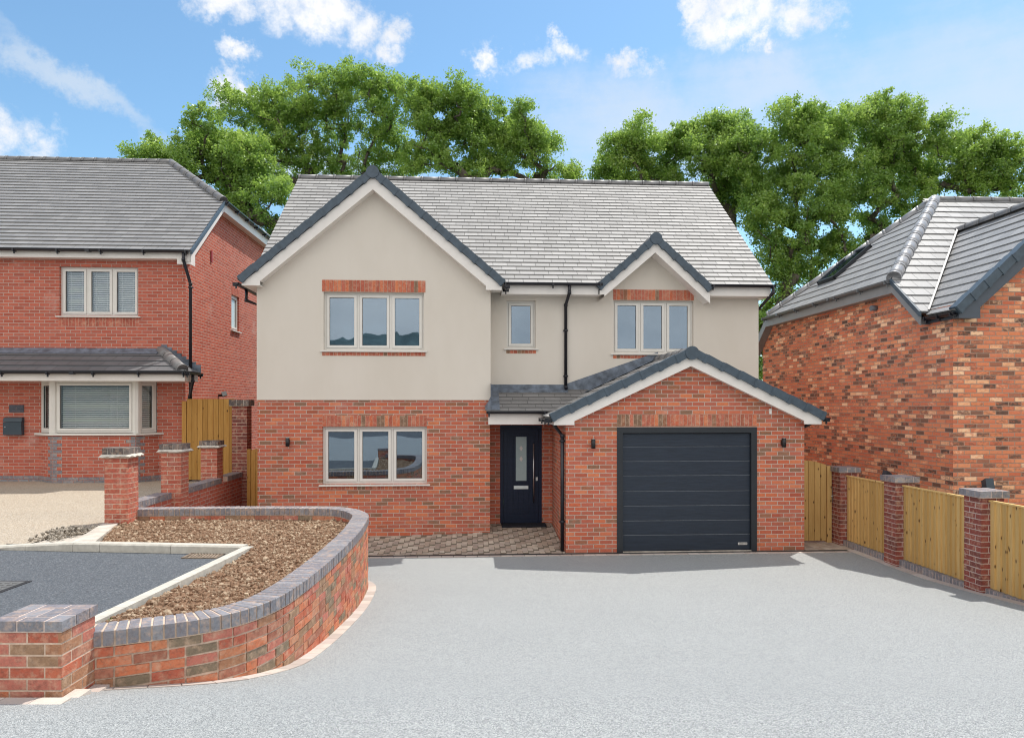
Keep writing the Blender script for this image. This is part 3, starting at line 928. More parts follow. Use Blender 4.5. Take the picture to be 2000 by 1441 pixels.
downpipe(dm, [(ud, vE - .07, zE - .06), (ud, vE - .07, zE - .22), (ud - .03, vR - .06, zE - .42), (ud - .03, vR - .06, px(1105, 757, vR)[1])], .034, (zE - .95, zE - 1.9))
dm.tube([(ud - .03, vR - .06, px(1105, 757, vR)[1] + .03), (ud - .03, vR - .13, px(1105, 757, vR)[1] - .02)], .036, 10)
dm.build('downpipe', M['pvc'], hroot)
dm = H()
xd = px(1073, 830, vP)[0]
gx = gL - .055
downpipe(dm, [(xd + .02, .80, zP - .02), (xd + .02, .80, zP - .22), (gx, .06, zP - .42), (gx, .06, .03)], .034, (2.0, .55))
dm.build('downpipe', M['pvc'], hroot)
dm = H()
downpipe(dm, [(uE + .16, vE - .07, zE - .05), (uE + .16, vE - .07, zE - .18), (uE + .05, vR + .2, zE - .50), (uE + .06, vR + .2, .0)], .034)
dm.build('downpipe', M['pvc'], hroot)
dm = H()
xl = uL - .05
downpipe(dm, [(l1[0] - .02, vF + .35, l1[1] - .15), (l1[0] - .02, vF + .35, l1[1] - .36), (xl, vF + .55, l1[1] - .46), (xl, vF + .55, .0)], .034)
dm.build('downpipe', M['pvc'], hroot)
dm = H()
downpipe(dm, [(r0[0] + .03, .35, r0[1] - .12), (r0[0] + .03, .35, r0[1] - .18), (gR + .05, .5, r0[1] - .36), (gR + .05, .5, 0)], .034)
dm.build('downpipe', M['pvc'], hroot)

# --- windows, lintels
window(hroot, 'window', front(vF), *W1, label='wide three light cream window in the big rendered gable')
window(hroot, 'window', front(vF), *W2, label='wide three light cream window in the ground floor brickwork')
window(hroot, 'window', front(vR), *W3, lights=1, vents=(), label='narrow single light cream window above the porch roof')
window(hroot, 'window', front(vR), *W4, label='three light cream window under the small gable')
for (w, v, dz0, dz1, ex) in ((W1, vF - P, .003, .235, .03), (W2, vF, .003, .222, .0), (W4, vR - P, .003, .225, .01)):
    lb = H(); soldier(lb, front(v), w[0] - ex, w[1] + ex, w[3] + dz0, w[3] + dz1, .006)
    lb.build('brick_lintel', [M['u_red'], M['mortar']], hroot)
for (w, v, ex) in ((W1, vF - P, .03), (W2, vF, .0), (W3, vR - P, .01), (W4, vR - P, .01)):
    lb = H(); soldier(lb, front(v), w[0] - ex, w[1] + ex, w[2] - .112, w[2] - .038, .005)
    lb.build('sill_course', [M['u_red'], M['mortar']], hroot)
lb = H(); soldier(lb, front(vG), px(1205, 0, vG)[0], px(1478, 0, vG)[0], px(1340, 832, vG)[1], px(1340, 809, vG)[1], .005)
lb.build('brick_lintel', [M['u_red'], M['mortar']], hroot)

# --- front door
d0, d1, dz0, dz1 = DR
db = H()
fr = .07
yv = vR + .03
for (x0, x1, z0, z1) in ((d0, d1, dz1 - fr, dz1), (d0, d0 + fr, dz0, dz1 - fr), (d1 - fr, d1, dz0, dz1 - fr)):
    db.box(x0, x1, yv, yv + .07, z0, z1)
db.box(d0 + fr, d1 - fr, yv - .03, yv + .07, dz0 - .02, dz0 + .02, 1)
fo = db.build('door_frame', [M['door'], M['steel']], hroot)
x0, x1, z0, z1 = d0 + fr + .004, d1 - fr - .004, dz0 + .024, dz1 - fr - .004
db = H()
yd = yv + .018
db.box(x0, x1, yd, yd + .044, z0, z1)
st = .085
for (p, q, r_, s_) in ((x0, x1, z1 - .11, z1), (x0, x1, z0, z0 + .20), (x0, x0 + st, z0 + .20, z1 - .11), (x1 - st, x1, z0 + .20, z1 - .11)):
    db.box(p, q, yd - .014, yd - .001, r_, s_)
n = 5
wv = (x1 - x0 - 2 * st) / n
for i in range(n):
    db.box(x0 + st + i * wv + .008, x0 + st + (i + 1) * wv - .008, yd - .012, yd - .001, z0 + .210, z1 - .120)
gx0, gx1 = px(1007.5, 0, vR)[0], px(1028.5, 0, vR)[0]
gz0, gz1 = px(1017, 939, vR)[1], px(1017, 853, vR)[1]
for (p, q, r_, s_) in ((gx0 - .045, gx1 + .045, gz1, gz1 + .045), (gx0 - .045, gx1 + .045, gz0 - .045, gz0), (gx0 - .045, gx0, gz0, gz1), (gx1, gx1 + .045, gz0, gz1)):
    db.box(p, q, yd - .028, yd - .0125, r_, s_)
do = db.build('front_door', M['door'], hroot)
db = H(); db.box(gx0, gx1, yd - .017, yd - .0125, gz0, gz1); db.build('door_glass', M['frost'], do)
for zc in (gz1 - .24, gz1 - .46):                   # etched motifs in the glass
    db = H()
    db.obox(((gx0 + gx1) / 2, yd - .0178, zc), (.018, 0, .03), (0, .0006, 0), (-.018, 0, .03))
    db.build('glass_motif', M['white_mark'], do)
db = H(); db.box(px(1003.7, 0, vR)[0], px(1032, 0, vR)[0], yd - .024, yd - .0075, px(1017, 955, vR)[1], px(1017, 948.5, vR)[1])
db.box(px(1005.5, 0, vR)[0], px(1030.3, 0, vR)[0], yd - .030, yd - .0242, px(1017, 954, vR)[1], px(1017, 949.5, vR)[1]); db.build('letter_plate', M['steel'], do)
db = H()
hx = px(1041.8, 0, vR)[0]
db.tube([(hx, yd - .075, px(1017, 981, vR)[1]), (hx, yd - .075, px(1017, 866, vR)[1])], .015, 10)
for y in (876, 969):
    z = px(1017, y, vR)[1]; db.tube([(hx, yd - .008, z), (hx, yd - .075, z)], .009, 8)
db.build('handle', M['steel'], do)
db = H(); db.box(px(1046.7, 0, vR)[0], px(1050.6, 0, vR)[0], yd - .022, yd - .0105, px(1017, 939, vR)[1], px(1017, 932, vR)[1]); db.build('lock', M['steel'], do)

# --- garage door
g0, g1, gz = GD[0], GD[1], GD[3]
gb = H()
fw = .105
for (x0, x1, z0, z1) in ((g0, g1, gz - .105, gz), (g0, g0 + fw, 0, gz - .105), (g1 - fw, g1, 0, gz - .105)):
    gb.box(x0, x1, vG - .012, vG + .06, z0, z1)
gb.box(g0 + fw, g1 - fw, vG - .03, vG + .03, -.02, .012, 1)
gb.build('garage_door_frame', [M['anth'], M['slab']], hroot)
gb = H()
zz = gz - .112
edges = [.018]
ph = .2605
ys = [1044, 1016, 987, 958.5, 928, 900, 871.5]
edges += [px(1340, y, vG)[1] for y in ys] + [zz]
for z0, z1 in zip(edges, edges[1:]):
    gb.hexa([(g0 + fw + .006, vG + .045, z0 + .004), (g1 - fw - .006, vG + .045, z0 + .004), (g1 - fw - .006, vG + .09, z0 + .004), (g0 + fw + .006, vG + .09, z0 + .004)],
            [(g0 + fw + .006, vG + .045, z1 - .010), (g1 - fw - .006, vG + .045, z1 - .010), (g1 - fw - .006, vG + .09, z1 - .004), (g0 + fw + .006, vG + .09, z1 - .004)])
for z1 in edges[1:-1]:                               # shoulder of each section, its sky highlight painted in a paler colour
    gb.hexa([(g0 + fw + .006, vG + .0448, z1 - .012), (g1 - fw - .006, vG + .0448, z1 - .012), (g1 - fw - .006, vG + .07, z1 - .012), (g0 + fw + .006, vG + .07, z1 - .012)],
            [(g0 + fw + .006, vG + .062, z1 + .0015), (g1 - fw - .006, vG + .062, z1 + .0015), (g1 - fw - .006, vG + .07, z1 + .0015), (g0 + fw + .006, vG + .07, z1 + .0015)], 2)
gb.box(g0 + fw + .006, g1 - fw - .006, vG + .062, vG + .088, .0, .03, 1)
gb.box(g0 + fw + .002, g1 - fw - .002, vG + .092, vG + .10, .0, zz)
go = gb.build('garage_door', [M['garage'], M['pvc'], plain('door_edge_highlight', (.19, .21, .24), .4, .5)], hroot)
gb = H()
c0, c1 = px(1443.2, 0, vG)[0], px(1461, 0, vG)[0]
p0, p1 = px(1340, 1065.5, vG)[1], px(1340, 1061, vG)[1]
gb.box(c0, c1, vG + .038, vG + .0448, p0, p1)
for i in range(7):
    q = c0 + .008 + i * (c1 - c0 - .016) / 7
    gb.box(q + .003, q + (c1 - c0 - .016) / 7 - .002, vG + .0368, vG + .0378, p0 + .012, p1 - .012, 1)
gb.build('maker_plate', [M['white_mark'], M['black']], go)

# small white alarm contact high on the garage brickwork
sb = H(); q = px(1504, 803, vG); sb.box(q[0] - .022, q[0] + .022, vG - .022, vG - .001, q[1] - .05, q[1] + .045); sb.build('overflow_box', M['white'], hroot)

# --- wall lamps
def lamp(x, y, v, label):
    c = px(x, y, v)
    r = empty('wall_lamp', W((c[0], v, c[1])), label, 'wall light', 'black up and down lights on the house front')
    k = H(); k.tube([(c[0], v - .075, c[1] - .082), (c[0], v - .075, c[1] + .082)], .038, 16)
    k.tube([(c[0], v - .075, c[1] + .0822), (c[0], v - .075, c[1] + .086)], [.033, .033], 16, 1)
    k.build('lamp_body', [M['black'], M['frost']], r)
    k = H(); k.box(c[0] - .028, c[0] + .028, v - .04, v - .001, c[1] - .05, c[1] + .05); k.build('bracket', M['black'], r)
lamp(563.5, 863, vF, 'black cylinder wall light left of the wide ground floor window')
lamp(1157.5, 866, vG, 'black cylinder wall light on the brickwork left of the garage door')
lamp(1527.5, 864, vG, 'black cylinder wall light on the brickwork right of the garage door')
# ================================================================== the brick house on the left
vL = 3.98                                            # its front line
uLC = px(362, 600, vL)[0]                            # its right hand corner
zL0 = .90
lroot = empty('brick_house', W((uLC - 3, vL + 2, zL0)), 'plain red brick house with a slate roofed bay window, left of the rendered house', 'house')
vLE = vL - .24
zLE = px(180, 487, vLE)[1]
tL = .806
cL = 1 / math.sqrt(1 + tL * tL)
runL = 4.25
vLR = vLE + runL
zLR = zLE + runL * tL
vLB = 2 * vLR - vLE - .24
uV = uLC + .20                                       # verge line
hv, hz = pu(437, 399, uV)                            # front end of the clipped hip
hz = zLE + (hv - vLE) * tL
uHip = px(334, 322, vLR)[0]
uFar = uLC - 12.0
print('left house', uLC, zLE, zLR, 'hip', hv, hz, uHip)
LW = (px(116, 0, vL)[0], px(270, 0, vL)[0], px(190, 617, vL)[1], px(190, 521, vL)[1])
swv0, swz0 = pu(452, 640, uLC); swv1, swz1 = pu(466.5, 577, uLC)
SW = (swv0, swv1 + .02, swz0 - .05, swz1 - .06)
bayL, bayR = px(76, 0, vL)[0], px(311, 0, vL)[0]
vBay = vL - .42
bfl, bfr = px(102, 0, vBay)[0], px(265, 0, vBay)[0]
zSill, zHead = px(185, 846, vBay)[1], px(185, 744, vBay)[1]

b = H()
sheet(b, front(vL), uFar, uLC, zL0 - .6, zLE + .05, [LW, (bayL + .05, bayR - .05, zL0 + .3, zHead)], .11)
sheet(b, side(uLC, -1), vL, vLB, zL0 - 1.0, zLE, [SW], .13)
tp = [(vL, zLE), (vLB, zLE), (vLB - (hv - vL), hz - .10), (hv, hz - .10)]
b.face([(uLC, v, z) for v, z in tp], tp)
sheet(b, front(vLB), uFar, uLC, zL0 - .6, zLE)
sheet(b, side(uFar), vL, vLB, zL0 - .6, zLE)
bw = b.build('brick_wall', M['brick_soft'], lroot)
# bay brickwork
b = H()
bp = [(bayL, vL), (bfl, vBay), (bfr, vBay), (bayR, vL)]
for i, (p, q) in enumerate(zip(bp, bp[1:])):
    L = math.hypot(q[0] - p[0], q[1] - p[1])
    b.face([(p[0], p[1], zL0 - .2), (q[0], q[1], zL0 - .2), (q[0], q[1], zSill), (p[0], p[1], zSill)], [(i * .7, zL0 - .2), (i * .7 + L, zL0 - .2), (i * .7 + L, zSill), (i * .7, zSill)])
b.build('bay_wall', M['brick_soft'], lroot)
b = H()                                              # blue brick plinth and bay quoins
def course(p, q, z, pitch=.225, shift=0.0, proud=.004, h=.065):
    P, Q = Vector((p[0], p[1], 0)), Vector((q[0], q[1], 0))
    t = (Q - P).normalized(); L = (Q - P).length
    n = Vector((t.y, -t.x, 0))
    s = -shift
    while s < L:
        a_, c_ = max(0, s) + .005, min(L, s + pitch) - .005
        if c_ - a_ > .03:
            A, C = P + t * a_, P + t * c_
            f = n * proud; k = n * -.02
            b.hexa([tuple(A + k) [:2] + (z + .005,), tuple(A + f)[:2] + (z + .005,), tuple(C + f)[:2] + (z + .005,), tuple(C + k)[:2] + (z + .005,)],
                   [tuple(A + k)[:2] + (z + h + .005,), tuple(A + f)[:2] + (z + h + .005,), tuple(C + f)[:2] + (z + h + .005,), tuple(C + k)[:2] + (z + h + .005,)], 0, random.random())
        s += pitch
for k in (0, 1):
    z = zL0 + .01 + k * .075
    course((uFar, vL), (bayL, vL), z, shift=k * .1125)
    course((bayL, vL), (bfl, vBay), z, shift=k * .1); course((bfl, vBay), (bfr, vBay), z, shift=k * .1125); course((bfr, vBay), (bayR, vL), z, shift=k * .1)
    course((bayR, vL), (uLC, vL), z, shift=k * .1125)
b2 = b; nq = int((zSill - .03 - zL0 - .16) / .075)
for k in range(nq):
    z = zL0 + .16 + k * .075
    w = .215 if k % 2 else .105
    course((bfl, vBay), (bfl + w, vBay), z, w + .01, proud=.003); course((bfr - (.32 - w), vBay), (bfr, vBay), z, .32 - w + .01, proud=.003)
    d = Vector((bayR - bfr, vL - vBay)).normalized(); e = Vector((bfl - bayL, vBay - vL)).normalized()
    course((bfr, vBay), (bfr + d.x * w, vBay + d.y * w), z, w + .01, proud=.003)
    course((bfl - e.x * w, vBay - e.y * w), (bfl, vBay), z, w + .01, proud=.003)
b.build('blue_brick_trim', M['u_blue'], lroot)
lb = H(); soldier(lb, front(vL), LW[0] - .02, LW[1] + .02, LW[2] - .24, LW[2] - .036, .004)
lb.build('sill_course', [M['u_soft'], M['mortar']], lroot)
lb = H(); soldier(lb, side(uLC, -1), SW[0] - .03, SW[1] + .03, SW[3], SW[3] + .21, .004)
lb.build('brick_lintel', [M['u_soft'], M['mortar']], lroot)

window(lroot, 'window', front(vL), *LW, label='three light window with white blinds on the upper floor', glass='glass_b', blinds=.05, vents=())
window(lroot, 'window', side(uLC, -1), *SW, lights=1, vents=(), glass='pale_glass', label='small window in the side wall', setback=.05, fw=.05, sw=.04)
# bay window: three frames meeting at posts
def bayfn(p, q):
    P, Q = Vector((p[0], p[1])), Vector((q[0], q[1]))
    t = (Q - P).normalized(); n = Vector((-t.y, t.x))
    return (lambda a, z, d: (P.x + t.x * a + n.x * d, P.y + t.y * a + n.y * d, z)), (Q - P).length
f, L = bayfn(bp[1], bp[2]); window(lroot, 'bay_window', f, .05, L - .05, zSill + .01, zHead, lights=1, glass='glass_b', blinds=.048, vents=(), setback=.03, sill=False, room=False)
f, L = bayfn(bp[2], bp[3]); window(lroot, 'bay_window', f, .05, L - .05, zSill + .01, zHead, lights=1, glass='glass_b', blinds=.048, vents=(), setback=.03, sill=False, room=False)
f, L = bayfn(bp[0], bp[1]); window(lroot, 'bay_window', f, .05, L - .05, zSill + .01, zHead, lights=1, glass='glass_b', blinds=.048, vents=(), setback=.03, sill=False, room=False)
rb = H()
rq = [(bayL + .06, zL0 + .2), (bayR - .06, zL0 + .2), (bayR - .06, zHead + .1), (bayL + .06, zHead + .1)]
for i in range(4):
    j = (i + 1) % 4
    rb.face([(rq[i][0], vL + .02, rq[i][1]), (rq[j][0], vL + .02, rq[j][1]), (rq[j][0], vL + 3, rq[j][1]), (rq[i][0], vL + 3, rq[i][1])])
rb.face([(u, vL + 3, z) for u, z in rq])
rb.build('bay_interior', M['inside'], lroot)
pb = H()
for (u, v) in (bp[1], bp[2]):
    pb.tube([(u, v + .05, zSill), (u, v + .05, zHead)], .085, 8, smooth=False)
sl = [(bayL - .10, vL), (bayL - .06, vL - .06), (bfl - .04, vBay - .07), (bfr + .04, vBay - .07), (bayR + .06, vL - .06), (bayR + .10, vL)]
pb.ext(sl, zSill - .045, zSill - .002, 2)
pb.build('bay_sill', M['frame'], lroot)
# main roof with clipped hip
b = H()
Bl = (0, cL, tL * cL); SLl = runL / cL
bh = (hv - vLE) / cL
tiles(b, (0, vLE, zLE), (1, 0, 0), Bl, [[(uFar, 0), (uV, 0), (uV, bh), (uHip, SLl), (uFar, SLl)]], SLl / 29, .3, .024, 50)
tiles(b, (0, 2 * vLR - vLE, zLE), (1, 0, 0), (0, -cL, tL * cL), [[(uFar, 0), (uV, 0), (uV, bh), (uHip, SLl), (uFar, SLl)]], SLl / 15, .3, .017, 51)
hw = vLR - hv
rise, go_ = zLR - hz, uV - uHip
Lh = math.hypot(rise, go_)
tiles(b, (uV + .02, vLR, hz + .03), (0, 1, 0), (-go_ / Lh, 0, rise / Lh), [[(-hw, 0), (hw, 0), (0, Lh)]], Lh / 14, .3, .017, 52)
lr = b.build('roof', M['tile_mid'], lroot)
b = H()
ridge(b, (uFar, vLR, zLR + .03), (uHip, vLR, zLR + .03), .10, .34)
ridge(b, (uV + .01, hv, hz + .07), (uHip, vLR, zLR + .04), .105, .42)
ridge(b, (uV + .01, 2 * vLR - hv, hz + .07), (uHip, vLR, zLR + .04), .105, .42)
b.build('ridge_tiles', M['ridge'], lr)
b = H()
def rake(mb, u, v0, z0, v1, z1, d0, d1, w=.02):       # board in the plane u following a slope
    mb.hexa([(u, v0, z0 - d1), (u + w, v0, z0 - d1), (u + w, v0, z0 - d0), (u, v0, z0 - d0)], [(u, v1, z1 - d1), (u + w, v1, z1 - d1), (u + w, v1, z1 - d0), (u, v1, z1 - d0)])
rake(b, uV + .005, vLE - .01, zLE, hv, hz, -.01, .085, .045)
b.build('verge_caps', M['verge'], lr)
b = H()
rake(b, uV - .015, vLE + .02, zLE, hv, hz, .088, .26)
rake(b, uV - .015, 2 * vLR - hv, hz, 2 * vLR - vLE, zLE, .088, .26)
b.box(uV - .014, uV + .006, hv, 2 * vLR - hv, hz - .26, hz - .03)
for (v0, z0, v1, z1) in ((vLE + .02, zLE, hv, hz), (2 * vLR - hv, hz, 2 * vLR - vLE, zLE), (hv, hz, 2 * vLR - hv, hz)):
    b.face([(uV - .016, v0, z0 - .245), (uLC - .01, v0, z0 - .245), (uLC - .01, v1, z1 - .245), (uV - .016, v1, z1 - .245)])
b.box(uV - .30, uV - .018, vLE + .03, vLE + .05, zLE - .30, zLE - .02)
b.build('bargeboard', M['white'], lroot)
b = H()
b.box(uFar, uV - .301, vLE + .03, vLE + .05, px(180, 503, vLE)[1], zLE - .02)
b.box(uFar, uV - .02, vLE + .051, vL, px(180, 503, vLE)[1] + .002, px(180, 503, vLE)[1] + .014)
b.ext([(vLE + .02, zLE - .09), (vLE + .02, zLE - .31), (vLE + .27, zLE - .31), (vLE + .27, zLE + .27 * tL - .25)], uV - .017, uV + .008, 0)
b.build('fascia', M['white'], lroot)
b = H(); gutter(b, (uFar, vLE - .05, zLE - .01), (uV - .02, vLE - .05, zLE - .01), .056, every=.9); b.build('gutter', M['pvc'], lroot)
b = H(); gutter(b, (uV + .07, hv - .05, hz + .0), (uV + .07, 2 * vLR - hv, hz + .0), .056, every=.8); b.build('gutter', M['pvc'], lroot)
b = H()
ux = px(372, 700, vL - .05)[0]
uxt = px(360, 490, vLE)[0]
downpipe(b, [(uxt, vLE - .05, zLE - .05), (uxt, vLE - .05, zLE - .22), (ux, vL - .05, zLE - .72), (ux, vL - .05, zL0 + .02)], .036, (zLE - .8, 3.3))
b.build('downpipe', M['pvc'], lroot)
# lean-to roof over the bay
vBE = vL - .86
zBE = px(180, 725, vBE)[1]
zBT = px(180, 684, vL)[1]
uBE = px(361, 728, vBE)[0]; uBT = uBE - .86
tB = (zBT - zBE) / .86; cB = 1 / math.sqrt(1 + tB * tB); LB = .86 / cB
b = H()
tiles(b, (0, vBE, zBE), (1, 0, 0), (0, cB, tB * cB), [[(uFar, 0), (uBE, 0), (uBT, LB), (uFar, LB)]], LB / 4.2, .36, .022, 60)
tiles(b, (uBE, 0, zBE), (0, 1, 0), (-cB, 0, tB * cB), [[(vBE, 0), (vL, 0), (vL, LB)]], LB / 4.2, .36, .022, 61)
br = b.build('bay_roof', M['tile_dark'], lroot)
b = H(); ridge(b, (uBE - .06, vBE + .06, zBE + .10), (uBT, vL, zBT + .06), .115, .37); b.build('hip_tiles', M['ridge'], br)
b = H()
b.box(uFar, uBT + .05, vL - .025, vL - .004, zBT - .05, px(180, 680, vL)[1])
b.hexa([(uFar, vL - .19, zBT - .19 * tB + .03), (uBT - .02, vL - .19, zBT - .19 * tB + .03), (uBT - .02, vL - .02, zBT), (uFar, vL - .02, zBT)],
       [(uFar, vL - .19, zBT - .19 * tB + .036), (uBT - .02, vL - .19, zBT - .19 * tB + .036), (uBT - .02, vL - .02, zBT + .04), (uFar, vL - .02, zBT + .04)])
n = 8
for i in range(n):                                   # stepped flashing down the hip end
    q = uBT + (uBE - uBT) * i / n
    zq = zBT + (zBE - zBT) * (i + 1) / n
    b.box(q, q + .86 / n + .02, vL - .022 - .0008 * i, vL - .004, zq, zBT + (zBE - zBT) * i / n + .13)
b.build('lead_flashing', M['lead'], br)
b = H()
b.box(uFar, uBE - .02, vBE + .05, vBE + .07, px(180, 743.5, vBE)[1], zBE - .02)
b.box(uBE - .07, uBE - .05, vBE + .071, vL, px(180, 743.5, vBE)[1] + .02, zBE - .02)
b.box(uFar, uBE - .03, vBE + .071, vL, px(180, 743.5, vBE)[1] + .003, px(180, 743.5, vBE)[1] + .015)
b.build('fascia', M['white'], br)
b = H(); gutter(b, (uFar, vBE - .045, zBE - .01), (uBE + .04, vBE - .045, zBE - .01), .052, every=.9)
gutter(b, (uBE + .045, vBE - .04, zBE - .01), (uBE + .045, vL - .05, zBE - .01), .05)
b.build('gutter', M['pvc'], br)
b = H(); downpipe(b, [(uBE + .03, vL - .5, zBE - .05), (uBE + .03, vL - .5, zBE - .2), (ux - .01, vL - .12, zBE - .62), (ux - .01, vL - .12, zBE - .8)], .034); b.build('downpipe', M['pvc'], br)
# bits fixed to the side wall
b = H(); q = pu(412, 501, uLC); b.box(uLC + .002, uLC + .03, q[0] - .04, q[0] + .04, q[1] - .14, q[1] + .14); b.build('vent', plain('red_vent', (.32, .03, .03)), lroot)

def flood(u, v, z, label):
    r = empty('floodlight', W((u, v, z)), label, 'floodlight')
    k = H(); k.box(u, u + .10, v - .025, v + .025, z - .03, z + .03); k.obox((u + .16, v - .06, z + .03), (.05, .02, .02), (-.03, .075, 0), (-.02, 0, .055)); k.build('lamp_head', M['black'], r)
    k = H(); k.obox((u + .19, v - .14, z + .045), (.05, .02, .02), (-.0015, .003, 0), (-.018, 0, .05)); k.build('lens', M['frost'], r)
q = pu(427, 772, uLC); flood(uLC + .002, q[0], q[1], 'small floodlight on the side wall above the tall wooden gate')

c = px(31, 832, vL)                                  # letterbox
r = empty('letterbox', W((c[0], vL, c[1] - .17)), 'dark blue grey steel letterbox on the brick wall beside the bay window', 'letterbox')
k = H(); x0, x1, z0, z1 = px(11.5, 0, vL)[0], px(47.5, 0, vL)[0], px(31, 849, vL)[1], px(31, 816, vL)[1]
k.box(x0, x1, vL - .10, vL - .002, z0, z1 - .09); k.hexa([(x0, vL - .10, z1 - .084), (x1, vL - .10, z1 - .084), (x1, vL - .002, z1 - .084), (x0, vL - .002, z1 - .084)], [(x0, vL - .085, z1), (x1, vL - .085, z1), (x1, vL - .002, z1 + .02), (x0, vL - .002, z1 + .02)])
k.build('box_body', M['post'], r)
k = H(); k.box(x0 + .004, x1 - .004, vL - .108, vL - .101, z0 + .10, z1 - .094); k.build('flap', M['post'], r)
k = H(); k.tube([(x0 + .05, vL - .113, (z0 + z1) / 2 - .01), (x0 + .05, vL - .1085, (z0 + z1) / 2 - .01)], .012, 10); k.build('lock', M['steel'], r)
x0, x1, z0, z1 = px(19, 0, vL)[0], px(47, 0, vL)[0], px(31, 805, vL)[1], px(31, 790.5, vL)[1]
r = empty('house_sign', W(((x0 + x1) / 2, vL, z0)), 'slate house sign above the letterbox', 'sign')
k = H(); k.box(x0, x1, vL - .022, vL - .002, z0, z1); k.build('plaque', M['slate'], r)
k = H()                                              # worn lettering, only a digit and a thin line can be made out
cx_ = (x0 + x1) / 2
for (p, q, s, t_) in ((-.012, .012, .105, .113), (.004, .012, .085, .105), (-.012, .012, .077, .085), (-.012, -.004, .06, .077), (-.012, .012, .052, .06), (-.085, .085, .026, .032)):
    k.box(cx_ + p, cx_ + q, vL - .024, vL - .0225, z0 + s, z0 + t_)
k.build('lettering', plain('faded_lettering', (.20, .15, .16)), r)

# ================================================================== the multi brick house on the right
vX = (lambda X, Y: toH(X, Y)[1])(7.5, 11.925)
uX = toH(7.50, 11.925)[0]
zX0 = -.3
xroot = empty('multi_brick_house', W((uX + 3, vX + 2, zX0)), 'mottled orange and black brick house with a hipped grey roof, at the right edge', 'house')
uXO = uX - .20
hvF, hzF = pu(1741, 546, uXO)
zXE = 4.30
tX = .845
vXE = hvF - (hzF - zXE) / tX
vXR = vXE + (lambda k: k)(px(1820, 394, 0)[0] * 0) + 3.72
zXR = zXE + 3.72 * tX
uXH = px(1825, 395, vXR)[0]
hvB = 2 * vXR - hvF
uXFar = uX + 11.0
vXB = 2 * vXR - vXE - .2
print('right house', uX, vX, 'hip', hvF, hzF, 'eaves', vXE, 'ridge', vXR, zXR, uXH)
# front wing with its gable
uWA = px(2127, 353, vX - .12)[0]
zWA = 6.43
eW = px(1862, 600, vX - .14)
vWV = vX - .20
slW = (zWA - eW[1]) / (uWA - eW[0])
b = H()
sheet(b, side(uX), vX, vXB, zX0 - .6, zXE + .05)
tp = [(vXE + .1, zXE + .05), (vXB, zXE + .05), (hvB, hzF - .16), (hvF, hzF - .16)]
b.face([(uX, v, z) for v, z in tp], tp)
sheet(b, front(vX), uX, uX + 4.6, zX0 - .6, zXE - .2)
tp = [(uX, zXE - .2), (uX + 4.6, zXE - .2), (uX + 4.6, eW[1] - .2), (uWA, zWA - .14), (uX, eW[1] + slW * (uX - eW[0]) - .14)]
b.face([(u, vX, z) for u, z in tp], tp)
sheet(b, front(vXE + .25), uX + 4.6, uXFar, zX0 - .6, zXE)
sheet(b, front(vXB), uX, uXFar, zX0 - .6, zXE)
b.build('brick_wall', M['brick_multi'], xroot)
b = H()
cX = 1 / math.sqrt(1 + tX * tX); SX = 3.72 / cX
bhx = (hvF - vXE) / cX
main = [(uXO, 0), (uXFar, 0), (uXFar, SX), (uXH, SX), (uXO, bhx)]
# the wing's left slope meets the main slope along a valley
vv = lambda z: vXE + (z - zXE) / tX
bxz = lambda z: (z - zXE) / (tX * cX)
vly0 = (eW[0] + .05, 0.0); vly1 = (uWA, bxz(zWA))
pA = [(uXO, 0), vly0, (vly0[0], bxz(zXE) + 0.001), ]
tiles(b, (0, vXE, zXE), (1, 0, 0), (0, cX, tX * cX), [[(uXO, 0), vly0, vly1, (vly1[0], SX), (uXH, SX), (uXO, bhx)] if uXH < vly1[0] else [(uXO, 0), vly0, vly1, (uXH, SX), (uXO, bhx)],
      [(vly1[0], vly1[1]), (uXFar, vly1[1] - .6), (uXFar, SX), (vly1[0], SX)]], SX / 17.5, .3, .020, 70)
tiles(b, (0, 2 * vXR - vXE, zXE), (1, 0, 0), (0, -cX, tX * cX), [main], SX / 17, .3, .02, 71)
hw = vXR - hvF
rise, go_ = zXR - hzF, uXH - uXO
Lh = math.hypot(rise, go_)
tiles(b, (uXO, vXR, hzF), (0, 1, 0), (go_ / Lh, 0, rise / Lh), [[(-hw, 0), (hw, 0), (0, Lh)]], Lh / 11.5, .3, .02, 72)
xr = b.build('roof', M['tile_r'], xroot)
b = H()
ridge(b, (uXH, vXR, zXR + .03), (uXFar, vXR, zXR + .03), .10, .45)
b.build('ridge_tiles', M['ridge'], xr)
b = H()
ridge(b, (uXO + .05, hvF + .02, hzF + .10), (uXH, vXR, zXR + .05), .125, .42)
ridge(b, (uXO + .05, hvB - .02, hzF + .10), (uXH, vXR, zXR + .05), .125, .42)
b.build('hip_tiles', M['ridge_pale'], xr)
b = H()
LW_ = math.hypot(uWA - eW[0], zWA - eW[1])
Bw = ((uWA - eW[0]) / LW_, 0, (zWA - eW[1]) / LW_)
tiles(b, (eW[0], vWV, eW[1] - .05), (0, 1, 0), Bw, [[(0, 0), (vv(eW[1]) - vWV, 0), (vv(zWA) - vWV, LW_), (0, LW_)]], LW_ / 12, .3, .02, 73)
Bw2 = (-Bw[0], 0, Bw[2])
tiles(b, (2 * uWA - eW[0], vWV, eW[1] - .05), (0, 1, 0), Bw2, [[(0, 0), (vv(eW[1]) - vWV, 0), (vv(zWA) - vWV, LW_), (0, LW_)]], LW_ / 12, .3, .02, 74)
wr_ = b.build('wing_roof', M['tile_r'], xroot)
b = H(); ridge(b, (uWA, vWV, zWA + .02), (uWA, vv(zWA) + .1, zWA + .02), .11, .45); b.build('ridge_tiles', M['ridge'], wr_)
